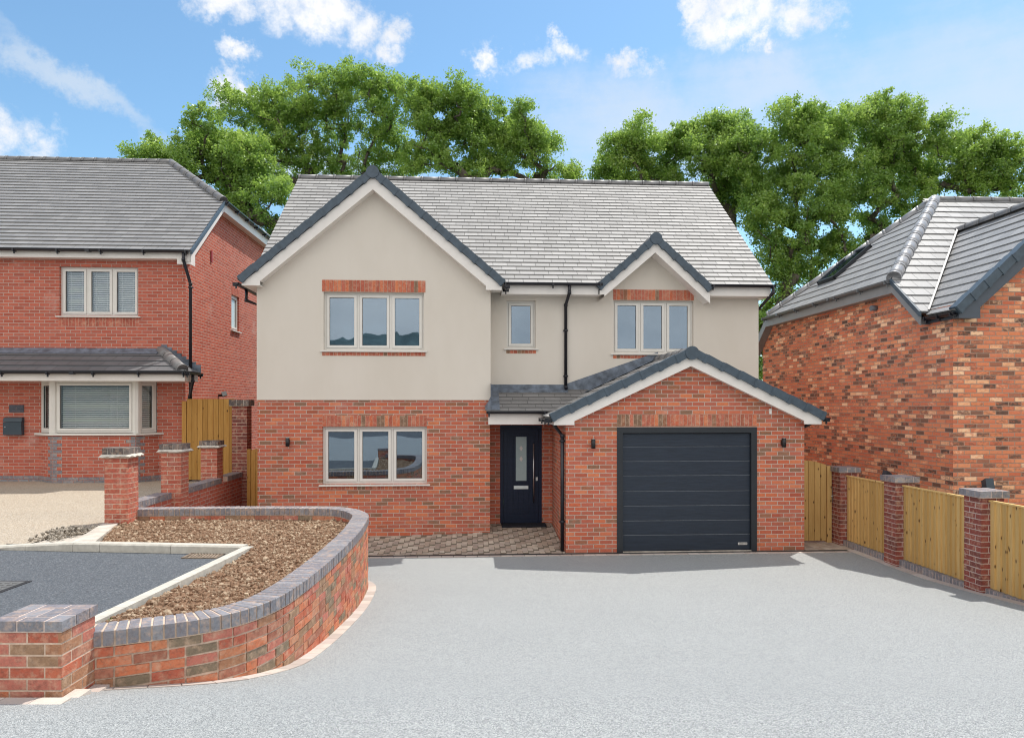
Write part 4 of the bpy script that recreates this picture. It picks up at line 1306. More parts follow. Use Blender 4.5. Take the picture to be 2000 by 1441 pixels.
b = H(); verge(b, uWA, zWA + .02, eW[0] - .02, eW[1] - .0, vWV - .03, .14, .17, .34); b.build('verge_caps', M['verge'], wr_)
b = H()                                              # valley flashing
q0, q1 = Vector((vly0[0], vXE, zXE + .01)), Vector((uWA, vv(zWA), zWA + .04))
tt = (q1 - q0).normalized()
b.obox((q0 + q1) / 2 + Vector((0, 0, .035)), (q1 - q0) / 2, (.014, -.01, .0), (0, 0, .005)); b.build('valley_lead', M['ridge'], xr)
b = H()
rake(b, uXO - .035, vXE - .01, zXE, hvF, hzF, -.012, .085, .045)
b.build('verge_caps', M['verge'], xr)
b = H()
rake(b, uXO - .005, vXE + .0, zXE, hvF, hzF, .088, .24)
b.face([(uXO, vXE, zXE - .23), (uX, vXE, zXE - .23), (uX, hvF, hzF - .23), (uXO, hvF, hzF - .23)])
b.box(uXO - .005, uXO + .015, hvF, hvB, hzF - .26, hzF - .03)
b.box(uXO + .016, uX + .01, hvF, hvB, hzF - .255, hzF - .24)
rake(b, uXO - .005, hvB, hzF, 2 * vXR - vXE, zXE, .03, .26)
b.face([(uXO, hvB, hzF - .25), (uX, hvB, hzF - .25), (uX, 2 * vXR - vXE, zXE - .25), (uXO, 2 * vXR - vXE, zXE - .25)])
b.build('bargeboard', M['grey_sheen'], xroot)
b = H()
barge(b, (uWA, zWA), eW, vWV + .02, .125, .17, eW[0] + .44, px(1890, 621, vWV)[1])
zf = px(1890, 621, vWV)[1]
b.box(eW[0] + .07, eW[0] + .09, vWV + .041, vXE + .05, zf + .004, eW[1] - .09)
b.box(eW[0] + .091, uX + .3, vWV + .041, vXE + .05, zf + .006, zf + .02)
b.build('fascia', M['grey_board'], xroot)
b = H(); gutter(b, (eW[0] + .0, vWV + .02, eW[1] - .08), (eW[0] - .02, vXE - .0, eW[1] - .08), .06, every=.25); b.build('gutter', M['pvc'], xroot)
b = H(); gutter(b, (uXO - .065, hvF - .02, hzF - .02), (uXO - .065, hvB, hzF - .02), .06, every=.85); b.build('gutter', plain('grey_gutter', (.13, .135, .145), .35, .5), xroot)
# roof window in the hip
def onhip(t_, k): return (uXO + go_ * k - .0, vXR + (t_), hzF + rise * k)
b = H()
nh = Vector((-rise, 0, go_)).normalized()
skA = pu(1665, 508, uXO)
c = Vector(onhip(.95, .42)) + nh * .05
ax, ay = Vector((0, 1, 0)), Vector((go_ / Lh, 0, rise / Lh))
for (o1, o2, h1, h2) in ((0, .57, .42, .03), (0, -.57, .42, .03), (.39, 0, .03, .6), (-.39, 0, .03, .6)):
    b.obox(c + ax * o1 + ay * o2, ax * h1, ay * h2, nh * .045)
rw = b.build('roof_window', M['anth'], xr)
b = H(); b.obox(c, ax * .359, ay * .539, nh * .012); b.build('pane', M['glass'], rw)
# vent and lights on the wall
b = H(); q = pu(1712, 602, uX); b.tube([(uX - .12, q[0], q[1]), (uX + .01, q[0], q[1])], .055, 12); b.build('vent_pipe', plain('grey_pipe', (.16, .17, .19)), xroot)
def wedge(u, v, z, f, label):
    r = empty('security_light', W((u, v, z)), label, 'wall light', 'dark lights low on the mottled brick house')
    k = H()
    k.tube([(u, v, z), (u + f[0] * .10, v + f[1] * .10, z)], .02, 8)
    k.build('bracket', M['black'], r)
    k = H(); d = Vector((f[0], f[1], 0)); s = Vector((-f[1], f[0], 0))
    k.obox(Vector((u, v, z + .05)) + d * .14, s * .07, d * .05 + Vector((0, 0, .03)), Vector((0, 0, .10)) - d * .02); k.build('lamp_head', M['post'], r)
q = pu(1745, 936, uX); wedge(uX, q[0], q[1], (-1, 0), 'dark wall light on the mottled brick house, behind the middle fence pier')
q = px(1918, 952, vX); wedge(q[0], vX, q[1], (0, -1), 'dark wall light on the mottled brick house, behind the nearest fence pier')
# ================================================================== ground
def grid(name, xs, ys, zf, mat, kind='structure', keep=None, smooth=True):
    mb = MB()
    for x0, x1 in zip(xs, xs[1:]):
        for y0, y1 in zip(ys, ys[1:]):
            if keep and not keep((x0 + x1) / 2, (y0 + y1) / 2): continue
            q = [(x0, y0), (x1, y0), (x1, y1), (x0, y1)]
            mb.face([(x, y, zf(x, y)) for x, y in q], q, smooth=smooth)
    o = mb.build(name, mat)
    o['kind'] = kind
    return o
def lin(a, b, n): return [a + (b - a) * i / n for i in range(n + 1)]

mb = MB()
mb.face([(-900, -900, -.45), (900, -900, -.45), (900, 900, -.45), (-900, 900, -.45)])
tag(mb.build('ground', M['grass']), kind='structure')

FU = toH(6.40, 9.57)[0]                              # fence line (driveway face of the piers)
def drive_edge(Y): return W((FU + .10, toH(6.3, Y)[1], 0))[0]
yF = lambda X: Y0 + .058 * X - .22                   # front edge of the drain
mb = MB()
ysd = lin(-12, 3.4, 12)[:-1] + lin(3.4, 11.6, 60)
mb_st = MB(); mb_st.face([(-60, -60, .80), (60, -60, .80), (60, -11.9, .80), (-60, -11.9, .80)]); mb_st.face([(-60, -11.9, .80), (-9, -11.9, .80), (-9, 4.42, .80), (-60, 4.42, .80)]); mb_st.face([(6.5, -11.9, .80), (60, -11.9, .80), (60, 2.5, .80), (6.5, 2.5, .80)])
tag(mb_st.build('street', M['asphalt']), kind='structure')
xsd = [-2.95 + .394 * i for i in range(25)]
for x0, x1 in zip(xsd, xsd[1:]):
    for y0, y1 in zip(ysd, ysd[1:] ):
        mb.face([(x0, y0, hgt(y0)), (x1, y0, hgt(y0)), (x1, y1, hgt(y1)), (x0, y1, hgt(y1))], smooth=True)
    mb.face([(x0, 11.6, 0), (x1, 11.6, 0), (x1, yF(x1), 0), (x0, yF(x0), 0)], smooth=True)
for y0, y1 in zip(ysd, ysd[1:]):
    if y1 < 4.45: mb.face([(-9, y0, hgt(y0)), (-2.95, y0, hgt(y0)), (-2.95, y1, hgt(y1)), (-9, y1, hgt(y1))], smooth=True)
tag(mb.build('driveway', M['resin']), kind='structure')

# linear drain and pale edging along the front of the house
dh = H()
du0, du1 = toH(-2.9, 12.3)[0], FU - .05
dh.box(du0, du1, -.135, -.02, -.05, .004)
o = dh.build('drain_channel', plain('channel_black', (.018, .018, .02), .6, .3))
tag(o, 'long black drainage channel across the foot of the garage and paving', 'drain')
dh = H(); x = du0
while x < du1:
    w = min(.205, du1 - x)
    dh.box(x + .003, x + w - .003, -.235, -.139, -.05, .006, 0, random.random()); x += .208
tag(dh.build('paving_edge', M['edging']), kind='structure')

# herringbone block paving before the front door
def pave(u, v):
    return .012 + .083 * max(0, v) - (.03 * max(0, -(u + .45)) if v > .2 else .03 * max(0, -(u + .45)) * max(0, v) / .2)
pv = H()
bl, bw = .2, .1
pu0, pu1, pv0, pv1 = du0, gL - .005, -.015, vR + .02
# one block per cell of the classic 90 degree herringbone
done = set()
for a in range(-50, 60):
    for c in range(-50, 60):
        m_ = (a - c) % 4
        if m_ == 0: x0, y0, x1, y1 = a, c, a + 2, c + 1
        elif m_ == 2: x0, y0, x1, y1 = a, c, a + 1, c + 2
        else: continue
        x0, y0, x1, y1 = (q * bw for q in (x0, y0, x1, y1))
        u0, v0 = x0 - .9, y0 + .35
        u1, v1 = x1 - .9, y1 + .35
        u0, u1, v0, v1 = max(u0, pu0), min(u1, pu1), max(v0, pv0), min(v1, pv1)
        if u1 - u0 < .012 or v1 - v0 < .012: continue
        if (u0 + u1) / 2 < uR and (v0 + v1) / 2 > vF - .0: continue
        g = .0035
        dz = random.uniform(-.0025, .0025)
        lo = [(u0 + g, v0 + g), (u1 - g, v0 + g), (u1 - g, v1 - g), (u0 + g, v1 - g)]
        e = .006
        hi = [(u0 + g + e, v0 + g + e), (u1 - g - e, v0 + g + e), (u1 - g - e, v1 - g - e), (u0 + g + e, v1 - g - e)]
        zc = lambda p: pave(*p) + dz
        pv.hexa([(p[0], p[1], zc(p) - .012) for p in lo], [(p[0], p[1], zc(q)) for p, q in zip(hi, lo)], 0, random.random(), skip=('bot',))
pv.build('block_paving', M['block'])['kind'] = 'structure'
pv = H()
us, vs = lin(pu0, pu1, 16), lin(pv0, pv1, 10)
for u0, u1 in zip(us, us[1:]):
    for v0, v1 in zip(vs, vs[1:]):
        pv.face([(u, v, pave(u, v) - .009) for u, v in ((u0, v0), (u1, v0), (u1, v1), (u0, v1))])
tag(pv.build('paving_bed', plain('jointing_sand', (.16, .135, .105), .95, .1, var=.3, sc=20)), kind='structure')
mk = H()
m0, m1 = px(979, 0, vR)[0], px(1064, 0, vR)[0]
mk.box(m0, m1, vR - .36, vR - .03, pave(0, vR - .36) + .004, pave(0, vR) + .012)
tag(mk.build('doormat', M['mat']), 'dark doormat lying on the paving at the navy front door', 'doormat')
# little slab path at the side gate, side passage on the left
pv = H()
for i in range(8):
    for j in range(9):
        u, v = gR + .02 + i * .125, -.015 + j * .2
        if u > FU + .1: continue
        pv.box(u + .003, min(u + .122, FU + .1), v + .003, v + .197, -.05, .008 + random.uniform(-.002, .002), 0, random.random())
tag(pv.build('side_path', M['block']), kind='structure')
mb = MB(); mb.face([(-6.3, 11.0, -.02), (-2.6, 11.0, -.02), (-2.6, 13.9, -.02), (-6.3, 13.9, -.02)]); mb.face([(-6.6, 13.9, -.02), (-4.9, 13.9, -.02), (-5.3, 24, -.02), (-7.0, 24, -.02)])
tag(mb.build('side_passage', M['slab']), kind='structure')

# street level on the left: asphalt, kerbs, buff drive
zR = .84
grid('road', lin(-24, -3.32, 10), lin(4.42, 8.72, 6), lambda x, y: zR, M['asphalt'])
kz = .945
kc = pw(475, 1066, kz)
kn = (-3.40, 4.95)
kl = pw(142, 1060, kz)
kf = (-14.0, kl[1] + .35)
print('kerb', kc, kl)
kb = MB()
def kerb_run(p, q, z0, z1, w=.125, side_=1, unit=.915):
    P, Q = Vector((*p, 0)), Vector((*q, 0))
    t = (Q - P).normalized(); L = (Q - P).length
    n = Vector((-t.y, t.x, 0)) * side_
    k = 0
    while k < L - .01:
        e = min(k + unit, L)
        za, zb = z0 + (z1 - z0) * k / L, z0 + (z1 - z0) * e / L
        A, B = P + t * (k + .003), P + t * (e - .003)
        c = .018
        def ring(pt, z):
            return [tuple(pt)[:2] + (zR - .1,), tuple(pt)[:2] + (z - c,), tuple(pt + n * c)[:2] + (z,), tuple(pt + n * w)[:2] + (z,), tuple(pt + n * w)[:2] + (zR - .1,)]
        a, b_ = ring(A, za), ring(B, zb)
        for i in range(5):
            j = (i + 1) % 5
            kb.face([a[i], a[j], b_[j], b_[i]])
        kb.face(a[::-1]); kb.face(b_)
        k = e
kerb_run(kn, kc, kz, kz, .125, -1)
kerb_run(kc, kl, kz, kz, .125, -1)
kerb_run(kl, (kl[0] - 1.25, kl[1] + .12), kz, .868, .125, -1, .63)
kerb_run((kl[0] - 1.25, kl[1] + .12), kf, .868, .868, .125, -1)
tag(kb.build('kerb', M['kerb']), kind='structure')
# buff gravel drive
dz_ = lambda x, y: .875 + .055 * min(1, max(0, (y - 8.8) / 5))
def dkeep(x, y):
    ed = kl[0] - .9 + (y - 8.9) * 0.0
    right = -5.86 - .058 * (y - 10.2) if y > 10.2 else kl[0] - 1.0 + (y - kl[1]) * .42
    return x < right
grid('buff_driveway', lin(-22, -5.6, 60), lin(8.72, 17.2, 40), dz_, M['beige'], keep=dkeep)
sb = MB()
sb.face([(-22, 8.7, .862), (kl[0] + .1, 8.7, .862), (-6.02, 10.4, .872), (-6.2, 17.4, .915), (-22, 17.4, .915)])
tag(sb.build('pale_margin', M['slab']), kind='structure')
# drain gully at the kerb corner and a manhole in the road
def grate(name, c, w, d, n, label, ang=0.0):
    r = empty(name, (c[0], c[1], zR), label, 'drain cover')
    k = MB(); z = zR
    k.box(c[0] - w / 2, c[0] + w / 2, c[1] - d / 2, c[1] - d / 2 + .03, z + .001, z + .012); k.box(c[0] - w / 2, c[0] + w / 2, c[1] + d / 2 - .03, c[1] + d / 2, z + .001, z + .012)
    k.box(c[0] - w / 2, c[0] - w / 2 + .03, c[1] - d / 2 + .03, c[1] + d / 2 - .03, z + .001, z + .012); k.box(c[0] + w / 2 - .03, c[0] + w / 2, c[1] - d / 2 + .03, c[1] + d / 2 - .03, z + .001, z + .012)
    k.build('frame', plain('cast_iron', (.20, .15, .11), .8, .3, var=.4, sc=20), r)
    k = MB()
    for i in range(n):
        x = c[0] - w / 2 + .04 + (w - .08) * (i + .5) / n
        k.obox((x, c[1], z + .006), (.010, .004, 0), (-.02, d / 2 - .032, 0), (0, 0, .005))
    k.build('bars', plain('cast_iron_bar', (.26, .20, .15), .8, .3, var=.4, sc=20), r)
    k = MB(); k.box(c[0] - w / 2 + .03, c[0] + w / 2 - .03, c[1] - d / 2 + .03, c[1] + d / 2 - .03, z + .0006, z + .0010); k.build('pit', M['black'], r)
gc = pw(408, 1085, zR); grate('drain_grate', (gc[0] - .05, gc[1] + .02), .42, .36, 9, 'rusty slotted drain grate in the kerb corner of the road')
mc = pw(-22, 1150, zR)
r = empty('manhole_cover', (mc[0], mc[1], zR), 'worn iron manhole cover set in the asphalt road', 'manhole cover')
k = MB(); k.box(mc[0] - .55, mc[0] + .22, mc[1] - .26, mc[1] + .30, zR + .001, zR + .006); k.build('frame', plain('manhole_frame', (.03, .03, .033), .7, .3), r)
k = MB(); k.box(mc[0] - .51, mc[0] + .18, mc[1] - .22, mc[1] + .26, zR + .0062, zR + .011)
for i in range(9):
    for j in range(6): k.box(mc[0] - .49 + i * .074, mc[0] - .45 + i * .074, mc[1] - .20 + j * .075, mc[1] - .17 + j * .075, zR + .0112, zR + .015)
k.build('lid', plain('manhole_iron', (.13, .13, .13), .8, .3, var=.3, sc=25), r)

# ================================================================== curved planter wall
ZT = 1.075
raw = [(150, 1236), (212, 1230.6), (264, 1224), (316, 1218), (380, 1210), (456, 1196), (513, 1178), (555, 1159), (585, 1139), (623, 1111), (665, 1074), (703, 1035), (718, 1010), (719, 1004), (707, 997), (684, 991.5), (646, 988.8), (532, 988), (400, 988.6), (250, 990.5)]
ctrl = [Vector((*pw(x, y, ZT), 0)) for x, y in raw]
for i in range(1, len(ctrl) - 1):                    # ease out measuring noise
    ctrl[i] = ctrl[i]
def catmull(P, step=.02):
    out = []
    for i in range(len(P) - 1):
        p0, p1, p2, p3 = P[max(i - 1, 0)], P[i], P[i + 1], P[min(i + 2, len(P) - 1)]
        n = max(2, int((p2 - p1).length / step))
        for k in range(n):
            t = k / n
            out.append(.5 * ((2 * p1) + (p2 - p0) * t + (2 * p0 - 5 * p1 + 4 * p2 - p3) * t * t + (3 * p1 - p0 - 3 * p2 + p3) * t ** 3))
    out.append(P[-1]); return out
path = catmull(ctrl)
for _ in range(60):
    path = [path[0]] + [(a + b * 2 + c) / 4 for a, b, c in zip(path, path[1:], path[2:])] + [path[-1]]
cum = [0.0]
for a, b_ in zip(path, path[1:]): cum.append(cum[-1] + (b_ - a).length)
LEN = cum[-1]
import bisect
def at(s, off=0.0):                                  # point on the outer face line, off inwards
    s = min(max(s, 0), LEN - 1e-6)
    i = min(bisect.bisect_right(cum, s) - 1, len(path) - 2)
    t = (s - cum[i]) / max(1e-9, cum[i + 1] - cum[i])
    p = path[i].lerp(path[i + 1], t)
    a, c = path[max(0, i - 2)], path[min(len(path) - 1, i + 3)]
    d = (c - a).normalized()
    return p + Vector((-d.y, d.x, 0)) * off
wroot = empty('planter_wall', tuple(at(LEN * .3))[:2] + (.3,), 'curved red brick retaining wall with blue brick coping around the soil bed', 'wall')
k = MB()                                             # mortar core
n = int(LEN / .08)
for i in range(n):
    s0, s1 = LEN * i / n, LEN * (i + 1) / n
    sk = (('bot', 1, 3) if 0 < i < n - 1 else ('bot',))
    q = [at(s0, .011), at(s1, .011), at(s1, .20), at(s0, .20)]
    k.hexa([(p.x, p.y, -.4) for p in q], [(p.x, p.y, ZT - .112) for p in q], skip=sk)
    q = [at(s0, .001), at(s1, .001), at(s1, .212), at(s0, .212)]
    k.hexa([(p.x, p.y, ZT - .115) for p in q], [(p.x, p.y, ZT - .005) for p in q], skip=sk)
k.build('mortar_joints', M['mortar'], wroot)
k = MB()
rows = 14
for rI in range(rows):
    z1 = ZT - .105 - .012 - rI * .075; z0 = z1 - .061
    s = -.1125 if rI % 2 else 0.0
    while s < LEN:
        w = .225 if random.random() > .18 or at(s).y > 9 else .1125
        a, c = max(0, s) + .007, min(LEN, s + w) - .007
        s += w
        if c - a < .04: continue
        pm = at((a + c) / 2)
        if z1 < hgt(pm.y) - .02 or pm.x < -3.3 and pm.y > 11.4: continue
        j = random.uniform(-.0025, .0025)
        q = [at(a, .0 + j), at(c, .0 + j), at(c, .03), at(a, .03)]
        e = .004
        k.hexa([(p.x + random.uniform(-.0012, .0012), p.y + random.uniform(-.002, .002), z0 + random.uniform(-.0032, .003)) for p in q], [(p.x + random.uniform(-.0012, .0012), p.y + random.uniform(-.002, .002), z1 + random.uniform(-.0035, .0025)) for p in q], 0, random.random())
    if rI < 3:                                       # inner face above the soil
        s = -.05 * rI
        while s < LEN:
            a, c = max(0, s) + .005, min(LEN, s + .225) - .005
            s += .225
            if c - a < .04: continue
            q = [at(a, .19), at(c, .19), at(c, .213), at(a, .213)]
            k.hexa([(p.x, p.y, z0) for p in q], [(p.x, p.y, z1) for p in q], 0, random.random())
k.build('brickwork', M['u_rustic'], wroot)
k = MB()
nC = round(LEN / .0765); w = LEN / nC
for i in range(nC):
    a, c = i * w + .0062, (i + 1) * w - .0062
    j = random.uniform(-.003, .003); ch = .005
    z0, z1 = ZT - .105 + random.uniform(-.001, .001), ZT + random.uniform(-.0015, .0015)
    def loop(z, e): 
        return [(p.x, p.y, z) for p in (at(a + e, -.008 + j + e), at(c - e, -.008 + j + e), at(c - e, .222 + j - e), at(a + e, .222 + j - e))]
    r_ = random.random()
    k.hexa(loop(z0, 0), loop(z1 - ch, 0), 0, r_, skip=('top',)); k.hexa(loop(z1 - ch, 0), loop(z1, ch), 0, r_, skip=('bot',))
k.build('coping', M['u_blue'], wroot)

# flush pale edging blocks round the foot of the wall
k = MB(); s = .02
while s < LEN:
    pm = at(s + .1)
    if pm.y > 10.4: break
    a, c = s + .003, s + .205
    q = [at(a, -.115), at(c, -.115), at(c, .01), at(a, .01)]
    zs_ = [hgt(p.y) for p in q]
    k.hexa([(p.x, p.y, z - .05) for p, z in zip(q, zs_)], [(p.x, p.y, z + .007) for p, z in zip(q, zs_)], 0, random.random())
    s += .208
# and along the pier foot
for (X, Y_, a_, b_) in [(-2.815, 4.715, .052, .101), (-2.815, 4.505, .052, .101)] + [(-2.868 - .206 * i, 4.345, .101, .055) for i in range(6)]:
    z = hgt(Y_)
    k.obox((X, Y_, z - .02), (a_, 0, 0), (0, b_, 0), (0, 0, .027), 0, random.random())
tag(k.build('wall_edging', M['edging']), kind='structure')

# brick piers ---------------------------------------------------------------
def pier_faces(k, org, ax, ay, wx, wy, z0, z1, seed=0, top_course=None):
    """bricks round a square pier; org is one corner, ax, ay unit directions"""
    rr = random.Random(seed)
    O = Vector((*org, 0)); ax, ay = Vector((*ax, 0)), Vector((*ay, 0))
    n = max(1, round((z1 - z0) / .075)); h = (z1 - z0) / n
    for i in range(n):
        za, zb = z0 + i * h + .0062, z0 + (i + 1) * h - .0062
        for (P, t, L, nn, par) in ((O, ax, wx, -ay, 0), (O + ax * wx, ay, wy, ax, 1), (O + ax * wx + ay * wy, -ax, wx, ay, 0), (O + ay * wy, -ay, wy, -ax, 1)):
            cuts = [0]
            first = .215 if (i + par) % 2 == 0 else .1025
            s = first
            while s < L - .05:
                cuts.append(s + .005); s += .225 if (L - s) > .2 else .1125
            cuts.append(L)
            for c0, c1 in zip(cuts, cuts[1:]):
                a, c = c0 + (0 if c0 == 0 else .0062), c1 - (0 if c1 == L else .0062)
                if c - a < .02: continue
                j = rr.uniform(-.0015, .0015)
                q = [P + t * a + nn * (.0 + j), P + t * c + nn * (.0 + j), P + t * c - nn * .02, P + t * a - nn * .02]
                k.hexa([(p.x, p.y, za) for p in q], [(p.x, p.y, zb) for p in q], 0, rr.random())
    q = [O + (ax + ay) * .003, O + ax * (wx - .003) + ay * .003, O + ax * (wx - .003) + ay * (wy - .003), O + ax * .003 + ay * (wy - .003)]
    k.hexa([(p.x, p.y, z0) for p in q], [(p.x, p.y, z1) for p in q], 1)

def flat_cap(k, org, ax, ay, wx, wy, z0, h=.065, over=.035, seed=0, m=0, mm=1):
    """cap of blue bricks laid flat in a pinwheel"""
    rr = random.Random(seed)
    O = Vector((*org, 0)) - Vector((*ax, 0)) * over - Vector((*ay, 0)) * over
    ax, ay = Vector((*ax, 0)), Vector((*ay, 0)); wx, wy = wx + 2 * over, wy + 2 * over
    tx, ty = wx / 4, wy / 4
    cells = [(0, wx - tx, 0, ty), (wx - tx, wx, 0, wy - ty), (tx, wx, wy - ty, wy), (0, tx, ty, wy), (tx, wx / 2, ty, wy - ty), (wx / 2, wx - tx, ty, wy - ty)]
    out = []
    for (a, b_, c, d) in cells[:4]:
        if b_ - a > d - c: m_ = (a + b_) / 2; out += [(a, m_, c, d), (m_, b_, c, d)]
        else: m_ = (c + d) / 2; out += [(a, b_, c, m_), (a, b_, m_, d)]
    out += cells[4:]
    for (a, b_, c, d) in out:
        g = .0065
        ga, gb, gc, gd = (0 if a < .001 else g), (0 if b_ > wx - .001 else g), (0 if c < .001 else g), (0 if d > wy - .001 else g)
        q = [O + ax * (a + ga) + ay * (c + gc), O + ax * (b_ - gb) + ay * (c + gc), O + ax * (b_ - gb) + ay * (d - gd), O + ax * (a + ga) + ay * (d - gd)]
        j = rr.uniform(-.0012, .0012)
        k.hexa([(p.x, p.y, z0) for p in q], [(p.x, p.y, z0 + h + j) for p in q], m, rr.random())
    q = [O + (ax + ay) * .004, O + ax * (wx - .004) + ay * .004, O + ax * (wx - .004) + ay * (wy - .004), O + ax * .004 + ay * (wy - .004)]
    k.hexa([(p.x, p.y, z0 - .008) for p in q], [(p.x, p.y, z0 + h - .002) for p in q], mm)

hx_, hy_ = (RC, RS), (-RS, RC)
# nearest pier, at the start of the curved wall
r = empty('brick_pier', (-3.07, 4.66, .7), 'low rustic brick pier with a flat blue brick cap, nearest the camera', 'brick pier', 'brick piers with blue brick caps')
po_ = (-3.315, 4.475); pax = (RC, .02); pay = (-.03, 1.0)
k = MB(); pier_faces(k, po_, (1, .0), (0, 1), .44, .36, .66, 1.185, 5); k.build('pier_body', [M['u_rustic'], M['mortar']], r)
k = MB(); flat_cap(k, po_, (1, 0), (0, 1), .44, .36, 1.193, .064, .012, 6); k.build('pier_cap', [M['u_blue'], M['mortar_w']], r)

# piers and low wall along the left neighbour's drive ------------------------
def bloom_cap(k, org, wx, wy, z0, seed):
    """on edge blue bricks over a rough mortar fillet"""
    rr = random.Random(seed)
    O = Vector((*org, 0)); ax, ay = Vector((*hx_, 0)), Vector((*hy_, 0))
    n = 10
    lo, hi, mid_ = [], [], []
    def rim(over, z, jit):
        pts = []
        for (a, b_) in ((0, 0), (1, 0), (1, 1), (0, 1)):
            for i in range(n):
                f = i / n
                na, nb = [(1, 0), (1, 1), (0, 1), (0, 0)][[(0, 0), (1, 0), (1, 1), (0, 1)].index((a, b_))]
                u, v = a + (na - a) * f, b_ + (nb - b_) * f
                p = O + ax * (u * wx + (u - .5) * 2 * over) + ay * (v * wy + (v - .5) * 2 * over)
                pts.append((p.x + rr.uniform(-jit, jit), p.y + rr.uniform(-jit, jit), z + rr.uniform(-jit, jit)))
        return pts
    a, b_, c = rim(.01, z0 - .004, .002), rim(.062, z0 + .022, .010), rim(.03, z0 + .055, .004)
    for A, B in ((a, b_), (b_, c)):
        for i in range(len(A)):
            j = (i + 1) % len(A)
            k.face([A[i], A[j], B[j], B[i]], m=1)
    k.face(a[::-1], m=1); k.face(c, m=1)
    w_ = wx + .05; m_ = 5
    for i in range(m_):
        s0, s1 = -.025 + w_ * i / m_ + .004, -.025 + w_ * (i + 1) / m_ - .004
        for (v0, v1) in ((-.025, wy / 2 - .004), (wy / 2 + .004, wy + .025)):
            q = [O + ax * s0 + ay * v0, O + ax * s1 + ay * v0, O + ax * s1 + ay * v1, O + ax * s0 + ay * v1]
            k.hexa([(p.x, p.y, z0 + .05) for p in q], [(p.x, p.y, z0 + .148 + rr.uniform(-.002, .002)) for p in q], 0, rr.random())
    q = [O + ax * -.02 + ay * -.02, O + ax * (wx + .02) + ay * -.02, O + ax * (wx + .02) + ay * (wy + .02), O + ax * -.02 + ay * (wy + .02)]
    k.hexa([(p.x, p.y, z0 + .05) for p in q], [(p.x, p.y, z0 + .140) for p in q], 1)

PS = .33
piers = [((-5.955, 10.25), 1.865, 'red brick pier with a mortar stained cap, at the back corner of the soil bed'),
         ((-5.98, 11.95), 1.83, 'second red brick pier of the low side wall, under the bay window'),
         ((-6.37, 14.35), 1.765, 'third red brick pier of the low side wall, in front of the tall wooden gate'),
         ((-6.25, 15.65), 2.63, 'tall red brick pier standing beside the wooden gate')]
for i, (org, zt, lab) in enumerate(piers):
    r = empty('brick_pier', (org[0] + .16, org[1] + .16, .9), lab, 'brick pier', 'brick piers with blue brick caps')
    k = MB(); pier_faces(k, org, hx_, hy_, PS, PS, .30, zt, 20 + i); k.build('pier_body', [M['u_soft'] if i < 3 else M['u_deep'], M['mortar']], r)
    k = MB()
    if i < 3: bloom_cap(k, org, PS, PS, zt, 40 + i)
    else: flat_cap(k, org, hx_, hy_, PS, PS, zt + .008, .13, .05, 9)
    k.build('pier_cap', [M['u_bloom'], M['mortar_grey']], r)

# low retaining wall between those piers
wroot2 = empty('side_wall', (-5.8, 12.8, .0), 'low brick wall with dark coping running back between the piers', 'wall')
uS = toH(-5.62, 10.4)[0]
s1_ = [(toH(*piers[i][0])[1] + PS + .005, toH(*piers[i + 1][0])[1] - .005, max(toH(*piers[i][0])[0], toH(*piers[i + 1][0])[0])) for i in range(3)]
b = H()
uW = toH(-5.96, 14.5)[0]
vS0, vS1 = toH(-5.7, 10.6)[1], toH(-6.0, 17.0)[1]
sheet(b, side(uW, -1), vS0, vS1, -.3, 1.05)
b.face([(uW - .21, vS0, 1.05), (uW, vS0, 1.05), (uW, vS1, 1.05), (uW - .21, vS1, 1.05)])
sheet(b, side(uW - .21), vS0, vS1, .3, 1.05)
b.build('brickwork', M['brick_soft'], wroot2)
for (v0, v1, uu_) in s1_:
    k = H(); n = round((v1 - v0) / .0755)
    for i in range(n):
        a, c = v0 + (v1 - v0) * i / n + .004, v0 + (v1 - v0) * (i + 1) / n - .004
        k.box(uW - .225, uW + .012 + random.uniform(-.002, .002), a, c, 1.052, 1.155 + random.uniform(-.001, .001), 0, random.random())
    k.box(uW - .215, uW + .004, v0, v1, 1.051, 1.147, 1)
    k.build('coping', [M['u_blue'], M['mortar']], wroot2)

# tall gate beside the left house, lower gate of the middle house
def boards(k, fn, a0, a1, z0, ztop, n, th=.02, seed=0, lap=.0, feather=False):
    rr = random.Random(seed); w = (a1 - a0) / n
    for i in range(n):
        x0, x1 = a0 + i * w + (.004 if not feather else 0), a0 + (i + 1) * w - (.004 if not feather else 0)
        t0, t1 = ztop((x0 - a0) / (a1 - a0)), ztop((x1 - a0) / (a1 - a0))
        d = rr.uniform(-.002, .002)
        if feather:
            lo = [fn(x0, z0, -.030), fn(x1, z0, -.004), fn(x1, z0, .006), fn(x0, z0, .006)]
            hi = [fn(x0, t0, -.030), fn(x1, t1, -.004), fn(x1, t1, .006), fn(x0, t0, .006)]
        else:
            lo = [fn(x0, z0, d), fn(x1, z0, d), fn(x1, z0, d + th), fn(x0, z0, d + th)]
            hi = [fn(x0, t0, d), fn(x1, t1, d), fn(x1, t1, d + th), fn(x0, t0, d + th)]
        k.hexa(lo, hi, 0, rr.random())
vg_ = toH(-6.2, 15.85)[1]
gu0, gu1 = uLC + .03, toH(-6.25, 15.65)[0] - .01
r = empty('tall_gate', W(((gu0 + gu1) / 2, vg_, .95)), 'tall knotty wooden gate between the left house and the tall brick pier', 'gate')
zt = px(410, 779, vg_)[1]
k = H(); boards(k, front(vg_), gu0 + .10, gu1, .97, lambda f: zt, 9, .022, 3); k.build('boards', M['old_wood'], r)
k = H(); k.box(gu0, gu0 + .09, vg_ - .01, vg_ + .08, .93, zt - .05, 0, .3); k.build('post', M['old_wood'], r)
